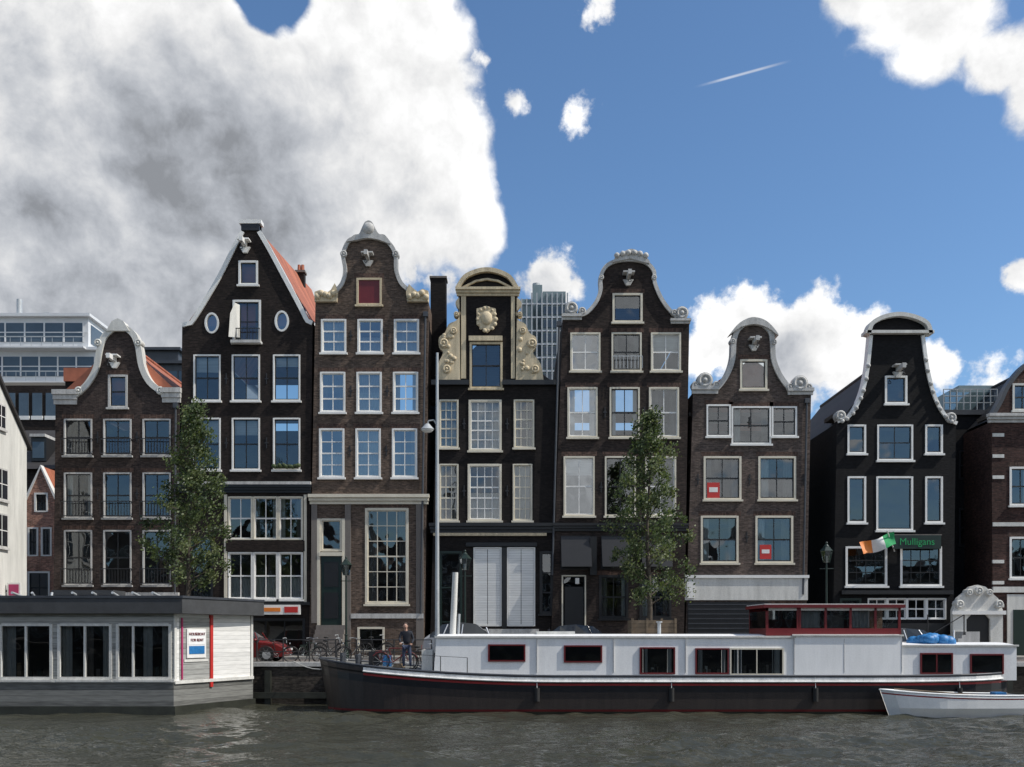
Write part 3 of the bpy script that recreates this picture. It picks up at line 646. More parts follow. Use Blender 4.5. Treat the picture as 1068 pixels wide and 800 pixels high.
# houses on the near bank, behind the viewpoint (they are what the lower windows mirror)
rr=random.Random(21); xx=-95.0
while xx<95:
    wd=rr.uniform(5.5,8); hh=rr.uniform(11,15.5); e=empty('brick_house'); b=MB(); mt=rr.choice(['b1','b3','b5','b6','b2']); Y=-34.0
    b.box(xx,xx+wd-.05,Y-9,Y,STREET,hh,mt); b.prism([(xx,hh),(xx+wd*.3,hh+1.6),(xx+wd*.36,hh+3.2),(xx+wd*.64,hh+3.2),(xx+wd*.7,hh+1.6),(xx+wd-.05,hh)],Y-.4,Y,mt)
    b.mesh([(xx,Y-.4,hh),(xx+wd/2,Y-.4,hh+2.6),(xx+wd-.05,Y-.4,hh),(xx,Y-9,hh),(xx+wd/2,Y-9,hh+2.6),(xx+wd-.05,Y-9,hh)],[(0,1,4,3),(1,2,5,4),(3,4,5)],'tiledark')
    for f in range(4):
        for k in range(3):
            a=xx+wd*(.12+.28*k); z=STREET+1+f*(hh-STREET-1)/4; b.box(a,a+wd*.2,Y,Y+.04,z,z+1.9,'white'); b.box(a+.1,a+wd*.2-.1,Y+.041,Y+.05,z+.1,z+1.8,'carglass')
    b.obj('body',e); xx+=wd
# ------------------------------------------------------------------ GROUND / WATER / QUAY
QY=40.5
b=MB(); em=paint('earth',(.2,.18,.15),.9,.3,.3); b.face([(-900,QY+.2,STREET-.06),(900,QY+.2,STREET-.06),(900,1500,STREET-.06),(-900,1500,STREET-.06)],em); b.face([(-900,-1200,STREET-.06),(900,-1200,STREET-.06),(900,-20,STREET-.06),(-900,-20,STREET-.06)],em); b.obj('ground')
b=MB(); b.box(-120,120,QY+.5,46.6,STREET-.3,STREET,paint('clinker_paving',(.12,.1,.09),.9,.35,3,.3)); b.obj('street')
b=MB(); b.box(-120,120,46.6,52,STREET-.3,STREET+.12,paint('pavement_slabs',(.22,.21,.19),.9,.25,2,.2)); b.obj('pavement')
e=empty('quay_wall'); b=MB(); b.box(-120,120,QY,QY+.5,-2,STREET-.12,'quaybrick'); b.box(-120,120,QY-.08,QY+.55,STREET-.12,STREET+.06,'greystone')
for k in range(-24,24): b.box(k*2.6,k*2.6+.25,QY-.22,QY-.002,-1,STREET-.3,'algae')
b.box(-120,120,QY-.3,QY-.2,.25,.5,'algae'); b.obj('wall',e)
e=empty('quay_wall'); b=MB(); b.box(-120,120,-20.5,-20,-2,STREET,'quaybrick'); b.obj('wall',e)
def watermat():
    m,nt,bb=newmat('canal_water'); L=nt.links
    bb.inputs['Roughness'].default_value=.06; bb.inputs['IOR'].default_value=1.33
    bb.inputs['Base Color'].default_value=(.042,.042,.03,1)
    tc=N(nt,'ShaderNodeTexCoord')
    hs=[]
    for sc,w in (((2.2,4.5,1),.6),((7,12,1),.2)):
        mp=N(nt,'ShaderNodeMapping'); mp.inputs['Scale'].default_value=sc; mp.inputs['Rotation'].default_value=(0,0,.3*len(hs)); L.new(tc.outputs['Object'],mp.inputs[0])
        n=N(nt,'ShaderNodeTexNoise'); n.inputs['Scale'].default_value=1; n.inputs['Detail'].default_value=2; L.new(mp.outputs[0],n.inputs['Vector'])
        k=N(nt,'ShaderNodeMath',operation='MULTIPLY'); k.inputs[1].default_value=w; L.new(n.outputs[0],k.inputs[0]); hs.append(k)
    a=N(nt,'ShaderNodeMath',operation='ADD'); L.new(hs[0].outputs[0],a.inputs[0]); L.new(hs[1].outputs[0],a.inputs[1])
    bp=N(nt,'ShaderNodeBump'); bp.inputs['Strength'].default_value=1; bp.inputs['Distance'].default_value=.1; L.new(a.outputs[0],bp.inputs['Height'])
    L.new(bp.outputs[0],bb.inputs['Normal']); return m
wm=watermat()
rng=np.random.default_rng(5)
gx=np.arange(-30,30.01,.085); gy=np.arange(17.5,QY+.3,.075)
XX,YY=np.meshgrid(gx,gy); ZZ=np.zeros_like(XX)
for i in range(46):
    lam=.35*(3.2/.35)**rng.random(); th=rng.normal(math.pi/2+.25,.7); k=2*math.pi/lam
    ph=rng.random()*6.28; ZZ+=lam*.0086*np.sin(k*(XX*math.cos(th)+YY*math.sin(th))+ph+.8*np.sin(.23*XX+.31*YY+ph*3))
patch=.7+.5*np.sin(.35*XX+1.1*np.sin(.2*YY))*np.sin(.5*YY+.7*np.sin(.17*XX)+1); ZZ*=patch
fade=np.clip(np.minimum(np.minimum(XX+30,30-XX),YY-17.5)/1.5,0,1); ZZ*=fade
ny,nx=XX.shape; co=np.stack([XX.ravel(),YY.ravel(),ZZ.ravel()],1)
idx=np.arange(nx*ny).reshape(ny,nx); q=np.stack([idx[:-1,:-1],idx[:-1,1:],idx[1:,1:],idx[1:,:-1]],-1).reshape(-1,4)
me=bpy.data.meshes.new('water'); me.vertices.add(len(co)); me.vertices.foreach_set('co',co.ravel()); me.loops.add(q.size); me.loops.foreach_set('vertex_index',q.ravel()); me.polygons.add(len(q)); me.polygons.foreach_set('loop_start',np.arange(0,q.size,4)); me.polygons.foreach_set('loop_total',np.full(len(q),4)); me.polygons.foreach_set('use_smooth',np.ones(len(q),bool)); me.update(); me.validate(); me.materials.append(wm)
ewat=empty('water'); o=bpy.data.objects.new('rippled_surface',me); scene.collection.objects.link(o); o.parent=ewat
b=MB(); gy1=float(gy[-1]); b.face([(-900,-20.2,0),(900,-20.2,0),(900,17.5,0),(-900,17.5,0)],wm); b.face([(-900,17.5,0),(-30,17.5,0),(-30,gy1,0),(-900,gy1,0)],wm); b.face([(float(gx[-1]),17.5,0),(900,17.5,0),(900,gy1,0),(float(gx[-1]),gy1,0)],wm); b.obj('far_surface',ewat)
# ------------------------------------------------------------------ HOUSEBOAT
e=empty('houseboat'); b=MB(); fy=35.5
def quadprism(b,P,z0,z1,m,tm=None):
    v=[(x,y,z0) for x,y in P]+[(x,y,z1) for x,y in P]
    b.mesh(v,[(0,1,5,4),(1,2,6,5),(2,3,7,6),(3,0,4,7)],m); b.mesh(v,[(4,5,6,7),(3,2,1,0)],tm or m)
xr=X(181,fy); F=[(-27,fy),(xr,fy),(X(263,39.6),39.6),(-27,39.6)]
quadprism(b,[(-27.1,fy-.12),(xr+.1,fy-.12),(F[2][0]+.1,39.75),(-27.1,39.75)],-.5,.28,'algae')
quadprism(b,[(-27.05,fy-.04),(xr+.02,fy-.04),(F[2][0]+.02,39.65),(-27.05,39.65)],.284,1.2,'hbhull')
wins=[(-60,-6),(0,54),(61,116),(122,178)]
holes=[[(X(a,fy),Z(708,fy)),(X(c,fy),Z(708,fy)),(X(c,fy),Z(651,fy)),(X(a,fy),Z(651,fy))] for a,c in wins]
zt=Z(640,fy)
wallpoly(b,[(-27,1.2),(xr,1.2),(xr,zt),(-27,zt)],holes,fy,'hbwall',sides=False,th=.1,reveal=.12)
b.face([(F[1][0],fy,1.2),(F[2][0],39.6,1.2),(F[2][0],39.6,zt),(F[1][0],fy,zt)],'hbside')
b.face([(F[2][0],39.6,1.2),(-27,39.6,1.2),(-27,39.6,zt),(F[2][0],39.6,zt)],'hbside')
b.face([(-27,38,1.2),(xr,38,1.2),(xr,38,zt),(-27,38,zt)],'interior'); b.face([(-27,fy+.1,1.25),(xr,fy+.1,1.25),(xr,38,1.25),(-27,38,1.25)],'interior')
for (a,c),hh in zip(wins,holes):
    x0,x1=X(a,fy),X(c,fy); z0,z1=hh[0][1],hh[2][1]
    for q0,q1,r0,r1 in ((x0-.03,x0+.07,z0,z1),(x1-.07,x1+.03,z0,z1),(x0+.07,x1-.07,z1-.07,z1+.03),(x0+.07,x1-.07,z0-.03,z0+.07)): b.box(q0,q1,fy-.04,fy+.08,r0,r1,'offwhite')
    k=x0+(x1-x0)*(.5 if a!=122 else .3); b.box(k-.035,k+.035,fy-.03,fy+.07,z0+.07,z1-.07,'offwhite')
    b.face([(x0,fy+.04,z0),(x1,fy+.04,z0),(x1,fy+.045,z1),(x0,fy+.045,z1)],'glassd')
    w=x1-x0
    for s0,s1 in ((.02,.2),(.45,.62),(.8,.98)) if a!=0 else ((.0,.25),(.4,.5),(.9,1.)): drape(b,x0+w*s0,x0+w*s1,z0,z1,fy+.25,random.choice(['curtain','curtain','drape']))
    for k in range(3): b.box(x0+w*(.25+.2*k),x0+w*(.32+.2*k),fy+.3,fy+.45,z0,z0+random.uniform(.3,.7),random.choice(['drape','wood','dgreen']))
    b.box(x0-.05,x1+.05,fy-.1,fy,z0-.1,z0-.032,'offwhite')
b.box(-27.1,xr+.05,fy-.09,fy-.005,1.17,1.28,'offwhite')
R=[(-27.4,fy-.3),(X(190,fy-.3),fy-.3),(X(275,39.7),39.75),(-27.4,39.75)]
quadprism(b,R,zt+.003,Z(624,fy),'roofgrey')
quadprism(b,[(p[0]+(.03 if i in(1,2) else 0),p[1]-(.03 if i<2 else 0)) for i,p in enumerate(R)],Z(624,fy)+.002,Z(621.5,fy),'hullgrey')
b.box(X(56,37),X(120,37),36.8,38,Z(621,37),Z(613,37)-.1,'roofgrey')
for q in range(9): b.tube((X(-10+q*21,36.4),36.4+random.random(),Z(621,36)),(X(-10+q*21,36.4),36.5,Z(617.5,36)),.05,m='steel')
sd=Vector((F[2][0]-F[1][0],4.1,0)); sl=sd.length; sd.normalize(); sn=Vector((sd.y,-sd.x,0))
def sidebox(s0,s1,z0,z1,p,m,p0=0.003):
    o=Vector((F[1][0],fy,0)); q=[o+sd*s0+sn*p0,o+sd*s0+sn*p,o+sd*s1+sn*p,o+sd*s1+sn*p0]
    v=[(k.x,k.y,z0) for k in q]+[(k.x,k.y,z1) for k in q]; b.mesh(v,[(0,1,2,3),(4,5,6,7),(0,1,5,4),(1,2,6,5),(2,3,7,6),(3,0,4,7)],m)
sidebox(0,.12,1.2,zt,.05,'offwhite'); sidebox(.3,1.9,1.25,zt-.15,.03,'hbwall'); sidebox(.35,.42,1.25,zt-.15,.07,'magenta'); sidebox(1.9,2.05,.9,zt-.02,.08,'red')
sidebox(.5,1.8,1.9,2.0,.06,'offwhite'); sidebox(.62,1.65,2.05,3.15,.08,'white'); sidebox(.7,1.58,2.55,3.08,.09,'cabin'); sidebox(.72,1.55,2.2,2.5,.095,'blue')
sidebox(sl-.12,sl,1.2,zt,.05,'offwhite'); sidebox(0,sl,1.1,1.22,.09,'offwhite')
b.obj('body',e)
ang=math.atan2(sd.y,sd.x); o=Vector((F[1][0],fy,0))+sd*1.14+sn*.1
text('HOUSEBOAT',o.x,o.y,2.95,.15,'maroon',e,(math.pi/2,0,ang)); text('FOR RENT',o.x,o.y,2.72,.15,'maroon',e,(math.pi/2,0,ang))
# ------------------------------------------------------------------ BARGE
e=empty('canal_barge'); yc=37.8; x0=X(331,37.3); x1=X(1067,36.2)
def sheer(x): 
    t=max(0,1-(x-x0)/9.5); q=max(0,(x-(x1-6))/6); return 1.38+.62*t*t+.12*q*q
def half(x):
    a=x-x0; c=x1-x; r=1
    if a<3.6: r=math.sqrt(max(0,1-(1-a/3.6)**2))
    if c<2.6: r=min(r,math.sqrt(max(0,1-(1-c/2.6)**2)))
    return max(.04,2.1*r)
xs=[x0+.001,x0+.08,x0+.25,x0+.5,x0+.9,x0+1.4,x0+2,x0+2.8,x0+3.6]; k=x0+4.4
while k<x1-2.8: xs.append(k); k+=.8
xs+=[x1-2.6,x1-2,x1-1.3,x1-.8,x1-.4,x1-.15,x1-.001]
def levels(s): return [(s+.0,1.0,'hullgrey'),(s-.05,1.02,'hullwhite'),(s-.2,1.02,'hullblack'),(s-.27,1.0,'stripe'),(s-.35,1.0,'hullblack'),(s-.6,.995,'hullrust'),(.14,.985,'maroon'),(.06,.975,'algae'),(-.6,.85,None)]
b=MB()
for sgn in (-1,1):
    grid=[]
    for x in xs:
        s=sheer(x); col=[]
        for (z,f,m) in levels(s):
            xx=x; 
            if x-x0<2: xx+= (s-z)*.18*(1-(x-x0)/2)
            col.append((xx,yc+sgn*half(x)*f,z))
        grid.append(col)
    ms=[l[2] for l in levels(1)]
    for i in range(len(xs)-1):
        for j in range(len(ms)-1):
            m=ms[j]
            if m in('hullwhite','stripe') and xs[i]<X(369,37): m='hullrust'
            b.mesh([grid[i][j],grid[i+1][j],grid[i+1][j+1],grid[i][j+1]],[(0,1,2,3)],m)
    P=[(x,yc+sgn*(half(x)+.02),sheer(x)+.01) for x in xs]; b.path(P,.045,'hullgrey')
    P=[(x,yc+sgn*(half(x)*1.02+.03),sheer(x)-.2) for x in xs if x>X(369,37)]; b.path(P,.035,'hullwhite')
for i in range(len(xs)-1):
    a,c=xs[i],xs[i+1]; b.face([(a,yc-half(a),sheer(a)-.03),(c,yc-half(c),sheer(c)-.03),(c,yc+half(c),sheer(c)-.03),(a,yc+half(a),sheer(a)-.03)],'deck')
b.obj('hull',e)
b=MB(); cy0,cy1=36.25,39.35
def cabin(xa,xb,za,zb,slant=0,y0=cy0,y1=cy1,m='cabin'):
    n=6
    prof=[(y0,za),(y0,zb)]+[(y0+(y1-y0)*i/n,zb+.1*math.sin(math.pi*i/n)) for i in range(1,n)]+[(y1,zb),(y1,za)]
    v=[(xa+(slant if z>za+.3 else 0),y,z) for y,z in prof]+[(xb,y,z) for y,z in prof]; k=len(prof)
    f=[(i,i+1,k+i+1,k+i) for i in range(k-1)]+[tuple(range(k)),tuple(range(2*k-1,k-1,-1))]; b.mesh(v,f,m)
    b.box(xa+slant-.06,xb+.06,y0-.06,y0+.03,zb-.045,zb+.02,'offwhite')
D=cy0
cabin(X(452,D),X(828,D),1.2,Z(664,D),.12); cabin(X(828,D)+.003,X(940,D),1.2,Z(664,D)+.06,0,cy0-.05,cy1+.05)
cabin(X(940,D)+.004,X(1061,D),1.2,Z(673,D),0,cy0+.05,cy1-.1)
for q in (560,640,715,828,880,940): b.box(X(q,D)-.01,X(q,D)+.01,cy0-.06,cy0-.04 if q>820 else cy0-.002,1.5,Z(666,D),'greystone')
def bwin(x0,y0,x1,y1,fr,D=cy0,off=0,cur=False,mul=0):
    Y=D+off; a,c,z0,z1=X(x0,D),X(x1,D),Z(y1,D),Z(y0,D); w=.055
    b.box(a,a+w,Y-.06,Y,z0,z1,fr); b.box(c-w,c,Y-.06,Y,z0,z1,fr); b.box(a+w,c-w,Y-.058,Y,z1-w,z1,fr); b.box(a+w,c-w,Y-.058,Y,z0,z0+w,fr)
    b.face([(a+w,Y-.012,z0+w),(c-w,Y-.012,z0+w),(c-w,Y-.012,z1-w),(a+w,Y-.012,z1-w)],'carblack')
    if cur:
        for s0,s1 in ((.05,.2),(.8,.95)): drape(b,a+w+(c-a-2*w)*s0,a+w+(c-a-2*w)*s1,z0+w,z1-w,Y-.03+.0,'curtain')
        for k in range(4): q=a+w+(c-a-2*w)*random.uniform(.25,.75); b.box(q-.05,q+.05,Y-.04,Y-.02,z0+w,z0+random.uniform(.15,.4),random.choice(['drape','offwhite','dgreen','hullgrey']))
    b.face([(a+w,Y-.05,z0+w),(c-w,Y-.05,z0+w),(c-w,Y-.053,z1-w),(a+w,Y-.053,z1-w)],'glassd')
    for k in range(mul): xx=a+(c-a)*(k+1)/(mul+1); b.box(xx-.02,xx+.02,Y-.062,Y-.01,z0+w,z1-w,fr)
bwin(509,672,548,690,'maroon'); bwin(588,673,628,691,'maroon'); bwin(667,675,704,703,'maroon',cur=True); bwin(725,676,760,703,'maroon',mul=0,cur=True); bwin(761,676,817,704,'cream',cur=True,mul=1)
bwin(960,681,994,703,'maroon',off=.05,mul=1); bwin(1012,682,1047,703,'maroon',off=.05)
wy0,wy1=36.5,39.1; wa,wb=X(799,wy0),X(940,wy0); zb=Z(663,36.2); ztop=Z(634,wy0)
b.box(wa,wb,wy0,wy1,zb,zb+.28,'maroon'); b.box(wa-.12,wb+.12,wy0-.12,wy1+.12,ztop,ztop+.12,'maroon'); b.box(wa-.08,wb+.08,wy0-.08,wy1+.08,ztop+.122,ztop+.16,'offwhite')
for q in (799,831,833,860,886,912,937):
    a=X(q,wy0); b.box(a,a+.09,wy0,wy0+.08,zb+.28,ztop,'maroon'); b.box(a,a+.09,wy1-.08,wy1,zb+.28,ztop,'maroon')
b.box(wa,wb,wy0+.01,wy0+.07,ztop-.1,ztop,'offwhite'); b.box(wa,wa+.08,wy0,wy1,ztop-.12,ztop,'maroon')
for yy in (wy0+.04,wy1-.04): b.face([(wa,yy,zb+.28),(wb,yy,zb+.28),(wb,yy,ztop),(wa,yy,ztop)],'glassd')
b.box(wa,wa+.02,wy0+.1,wy1-.1,zb+.28,ztop,'glassd'); drape(b,X(835,wy0),X(858,wy0),zb+.3,ztop-.1,wy0+.3); drape(b,X(888,wy0),X(910,wy0),zb+.3,ztop-.1,wy0+.3,'curtain')
b.box(wa+.1,wb-.1,wy1-.3,wy1-.2,zb,zb+.65,'maroon'); b.box(wb-.9,wb-.1,wy1-1,wy1-.3,zb,ztop,'wood')
b.box(X(862,wy0),X(884,wy0),wy0+.4,wy0+.5,zb+.2,zb+.8,'drape')
b.obj('superstructure',e)
b=MB()
b.tube((X(471,37),37.6,2.7),(X(474,37),37.6,Z(597,37.6)),.13,.11,10,'offwhite'); b.tube((X(477,37),37.6,2.9),(X(478,37),37.6,Z(640,37)),.05,m='steel')
for xx in (x0+1.0,x0+1.6,x0+6.2): b.tube((xx,37.1,sheer(xx)-.05),(xx,37.1,sheer(xx)+.35),.09,m='hullgrey'); b.tube((xx,37.4,sheer(xx)-.05),(xx,37.4,sheer(xx)+.35),.09,m='hullgrey'); b.tube((xx,36.95,sheer(xx)+.25),(xx,37.55,sheer(xx)+.25),.05,m='hullgrey')
b.tube((x0+2.2,37.3,sheer(x0+2)+.3),(x0+2.2,38.3,sheer(x0+2)+.3),.16,n=10,m='hullgrey'); b.box(x0+2.0,x0+2.4,37.25,37.3,sheer(x0+2)-.05,sheer(x0+2)+.5,'iron'); b.box(x0+2.0,x0+2.4,38.3,38.35,sheer(x0+2)-.05,sheer(x0+2)+.5,'iron')
b.box(x0+4.7,x0+5.1,36.6,38.8,sheer(x0+5)-.05,sheer(x0+5)+.32,'wood')
b.box(X(441,37),X(452,37),36.5,37.4,1.4,2.35,'offwhite'); b.box(X(396,37),X(404,37),37.9,38.4,1.6,2.1,'blue')
for q in range(3): b.ring((x0+3.2,37.0,sheer(x0+3.2)+.03+q*.05),.22-.03*q,.03,(0,0,1),'wood',16,5)
prev=None
for k in range(6):
    xx=x0+.9+k*1.0; yy=yc-half(xx)+.12; zz=sheer(xx); b.tube((xx,yy,zz),(xx,yy,zz+.6),.016,m='iron')
    if prev: b.tube(prev,(xx,yy,zz+.6),.009,m='iron')
    prev=(xx,yy,zz+.6)
b.box(X(560,37),X(600,37),37.2,38.4,Z(664,36.2)+.06,Z(664,36.2)+.2,'offwhite'); b.tube((X(690,37),37.6,2.9),(X(690,37),37.6,3.4),.07,m='steel'); b.tube((X(690,37),37.6,3.4),(X(690,37),37.6,3.45),.12,m='steel')
for q in range(12): b.ball((X(953+q*3,37.2),37.0+random.uniform(-.2,.4),Z(667,37)-.1+.12*math.sin(q/11*math.pi)),.28,'blue',(1,.8,.55+random.random()*.35))
b.tube((X(1000,37),37.4,2.6),(X(1000,37),37.4,3.1),.03,m='white')
for q in (560,700,850,1000):
    xx=X(q,35.7); b.tube((xx,35.62,.45),(xx,35.62,.95),.1,.1,8,'tyre'); b.tube((xx,35.62,.95),(xx,35.68,1.4),.012,m='white')
for (p,q) in (((x0+1.2,37.1,1.95),(x0-1.6,40.3,1.8)),((x0+6.2,37.4,1.8),(x0+3,40.4,1.8))):
    p=Vector(p);q=Vector(q); b.path([p.lerp(q,t/8)-Vector((0,0,.35*math.sin(math.pi*t/8))) for t in range(9)],.02,'offwhite')
b.obj('deck_gear',e)
# ------------------------------------------------------------------ DINGHY
e=empty('dinghy'); b=MB(); a0=X(917,34.9); a1=X(1059,34.9); L_=a1-a0; y0=34.85
M['dinghywhite']=paint('dinghy_white',(.86,.86,.84),.35,.12,2)
st=[]
for i in range(15):
    t=i/14; x=a0+L_*t; w=.78*min(1,math.sqrt(max(0,1-(1-min(1,t/.45))**2)))*(1-.15*max(0,(t-.6)/.4)); w=max(w,.02); s=.72+.22*(1-t)**2+.04*t
    st.append([(x+ (s-z)*.35*(1-t)*(1 if t<.4 else 0),w*f,z) for z,f in ((s,1),(s-.1,1.02),(s-.15,1.0),(.3,.97),(-.15,.6))])
for sg in (-1,1):
    for i in range(14):
        for j in range(4):
            q=[st[i][j],st[i+1][j],st[i+1][j+1],st[i][j+1]]; b.mesh([(p[0],y0+sg*p[1],p[2]) for p in q],[(0,1,2,3)],('dinghywhite','stripe','dinghywhite','dinghywhite')[j],True)
            b.mesh([(p[0],y0+sg*p[1]*.93,p[2]) for p in q],[(0,1,2,3)],'offwhite',True)
    b.path([(s[0][0],y0+sg*s[0][1],s[0][2]) for s in st],.03,'dinghywhite')
s=st[-1]; b.face([(s[j][0],y0-s[j][1],s[j][2]) for j in range(5)]+[(s[j][0],y0+s[j][1],s[j][2]) for j in range(4,-1,-1)],'hullwhite')
for t in (.3,.55,.8): x=a0+L_*t; b.box(x,x+.25,y0-.7,y0+.7,.55,.59,'wood')
b.tube((a1-1.5,y0-.2,.75),(a0+.6,y0+.2,.95),.025,m='wood'); b.box(a1-.9,a1-.5,y0-.3,y0+.1,.6,.85,'blue'); b.obj('hull',e)
# ------------------------------------------------------------------ BICYCLES
def bicycle(x,y,z,ang,col='black'):
    e=empty('bicycle'); b=MB(); ca,sa=math.cos(ang),math.sin(ang)
    def T(u,w,h): return (x+u*ca-w*sa,y+u*sa+w*ca,z+h)
    ax=(-sa,ca,0)
    for u in (-.53,.53):
        b.ring(T(u,0,.34),.33,.018,ax,'tyre',22,5); b.ring(T(u,0,.34),.305,.008,ax,'iron',22,4); b.tube(T(u,-.04,.34),T(u,.04,.34),.03,m='steel')
        for k in range(10):
            t=k*math.pi/5; b.tube(T(u,0,.34),T(u+.3*math.cos(t),0,.34+.3*math.sin(t)),.003,n=3,m='steel',cap=False)
        b.path([T(u+.37*math.cos(t),0,.34+.37*math.sin(t)) for t in [math.radians(d) for d in range(20,170,25)]],.018,col)
    bbk=T(-.08,0,.3); seat=T(-.22,0,.85); head=T(.36,0,.85); hl=T(.4,0,.65); rear=T(-.53,0,.34); front=T(.53,0,.34)
    for p,q,r in ((bbk,seat,.017),(bbk,hl,.02),(seat,head,.017),(bbk,rear,.012),(seat,rear,.01),(head,hl,.02),(hl,front,.014)): b.tube(p,q,r,m=col)
    b.tube(head,T(.33,0,1.05),.013,m='steel'); b.path([T(.2,-.3,1.06),T(.33,-.2,1.08),T(.36,0,1.05),T(.33,.2,1.08),T(.2,.3,1.06)],.012,'steel')
    b.ball(T(-.25,0,.95),.13,'tyre',(1.0,.7,.35)); b.tube(seat,T(-.25,0,.93),.013,m='steel')
    b.ring(T(-.08,0.03,.3),.09,.008,ax,'steel',14,4); b.tube(T(-.08,.03,.3),T(.02,.12,.18),.01,m='steel'); b.tube(T(-.08,-.03,.3),T(-.18,-.12,.42),.01,m='steel')
    b.path([T(-.75,0,.75),T(-.3,0,.76)],.012,col); b.path([T(-.75,0,.75),T(-.53,0,.36)],.008,col); b.tube(T(.48,0,.82),T(.52,0,.82),.04,m='steel')
    b.obj('frame',e)
bicycle(X(411,37),37.2,1.55,.1,'maroon'); bicycle(X(440,37),37.7,1.5,.2)
for q,a,c in ((322,1.2,'dgreen'),(346,.1,'black'),(366,1.1,'black'),(290,.2,'black')): bicycle(X(q,42),41.8+random.uniform(-.1,.5),STREET,a,c)
for q,a in ((345,.1),(392,.05),(640,.1),(612,.3)): bicycle(X(q,47.2),47.3,STREET+.12,a)
# ------------------------------------------------------------------ CARS
def car(x,y,col,flip=1,sc=1.0):
    e=empty('parked_car'); b=MB(); z=STREET
    def sec(u,wl,wb,wr,zl,zbelt,zr): return [(x+flip*u,y-wl,z+zl),(x+flip*u,y-wb,z+zbelt*.6*sc),(x+flip*u,y-wb,z+zbelt*sc),(x+flip*u,y-wr,z+zr*sc),(x+flip*u,y+wr,z+zr*sc),(x+flip*u,y+wb,z+zbelt*sc),(x+flip*u,y+wb,z+zbelt*.6*sc),(x+flip*u,y+wl,z+zl)]
    S=[sec(-2.1,.7,.72,.6,.35,.6,.62),sec(-2.0,.8,.84,.7,.25,.85,.9),sec(-1.75,.84,.87,.66,.22,.92,1.05),sec(-1.2,.85,.88,.6,.2,.93,1.42),sec(-.4,.85,.88,.62,.2,.92,1.5),sec(.3,.85,.88,.6,.2,.9,1.44),sec(1.0,.85,.88,.72,.2,.88,.97),sec(1.7,.84,.85,.7,.22,.8,.84),sec(2.05,.78,.78,.6,.25,.62,.66),sec(2.12,.7,.7,.5,.35,.5,.52)]
    for i in range(len(S)-1):
        for j in range(8):
            k=(j+1)%8; m=col
            if j in (2,4) and 2<=i<=5: m='carglass'
            if j==3 and i in (2,5): m='carglass'
            b.mesh([S[i][j],S[i+1][j],S[i+1][k],S[i][k]],[(0,1,2,3)],m)
    b.face(S[0],col); b.face(S[-1],col)
    for u in (-.35,.95,-1.2): 
        for sg in (-1,1): b.tube((x+flip*u,y+sg*.885,z+.92*sc),(x+flip*(u*.8),y+sg*.63,z+(1.42 if u<.9 else 1.3)*sc),.03,m=col)
    for u in (-1.3,1.35):
        for sg in (-1,1):
            b.tube((x+flip*u,y+sg*.72,z+.32),(x+flip*u,y+sg*.9,z+.32),.32,.32,18,'tyre'); b.tube((x+flip*u,y+sg*.9,z+.32),(x+flip*u,y+sg*.91,z+.32),.19,.19,12,'steel')
    for sg in (-1,1):
        b.box(*sorted((x+flip*2.0,x+flip*2.14)),y+sg*.6-.14,y+sg*.6+.14,z+.52,z+.64,'white'); b.box(*sorted((x-flip*2.0,x-flip*2.12)),y+sg*.62-.1,y+sg*.62+.1,z+.55,z+.75,'red')
        b.ball((x+flip*.85,y+sg*.97,z+.98*sc),.1,col,(1,.7,.7))
    b.obj('body',e)
car(X(490,43.5),43.5,'carsilver',1,1.18); car(X(252,43.3),43.3,'carred'); car(X(590,43.5),43.5,'carblack',-1,1.12); car(X(820,43.5),43.5,'carblack'); car(X(930,43.5),43.5,'carsilver',-1); car(X(120,43.5),43.5,'carblack')
# ------------------------------------------------------------------ LAMPS
e=empty('street_lamp'); b=MB(); x=X(456,41.3); y=41.3
b.tube((x,y,STREET),(x,y,STREET+1.2),.14,.14,12,'steel'); b.tube((x,y,STREET+1.2),(x,y,Z(368,y)),.1,.055,12,'steel')
b.path([(x,y,Z(444,y)),(x-.15,y,Z(438,y)),(x-.38,y,Z(439,y)),(x-.42,y,Z(443,y))],.03,'steel'); b.tube((x-.42,y,Z(448,y)),(x-.42,y,Z(442,y)),.3,.08,14,'steel'); b.ball((x-.42,y,Z(448,y)),.27,'white',(1,1,.5)); b.obj('pole',e)
def lantern(pxx,pyy,D):
    e=empty('street_lamp'); b=MB(); x=X(pxx,D); zt=Z(pyy,D)
    b.tube((x,D,STREET),(x,D,STREET+.5),.14,.12,10,'dgreen'); b.tube((x,D,STREET+.5),(x,D,STREET+1.2),.09,.06,10,'dgreen'); b.ring((x,D,STREET+1.2),.07,.03,(0,0,1),'dgreen',12,5)
    b.tube((x,D,STREET+1.2),(x,D,zt-.3),.05,.035,10,'dgreen'); b.tube((x-.3,D,zt-.55),(x+.3,D,zt-.55),.02,m='dgreen')
    c=lambda r,tt,z:(x+r*math.cos(tt),D+r*math.sin(tt),z)
    for k in range(6):
        t=k*math.pi/3; t2=t+math.pi/3
        b.tube(c(.14,t,zt-.28),c(.26,t,zt+.22),.015,n=4,m='dgreen'); b.face([c(.14,t,zt-.28),c(.14,t2,zt-.28),c(.26,t2,zt+.22),c(.26,t,zt+.22)],'glassb')
        b.face([c(.3,t,zt+.22),c(.3,t2,zt+.22),c(.12,t2,zt+.42),c(.12,t,zt+.42)],'dgreen')
    b.tube((x,D,zt+.42),(x,D,zt+.52),.13,.05,10,'dgreen'); b.ball((x,D,zt+.57),.06,'dgreen'); b.tube((x,D,zt-.28),(x,D,zt),.05,m='offwhite'); b.obj('lantern',e)
lantern(862,580,42); lantern(485,588,43); lantern(361,594,46)
e=empty('quay_railing'); b=MB()
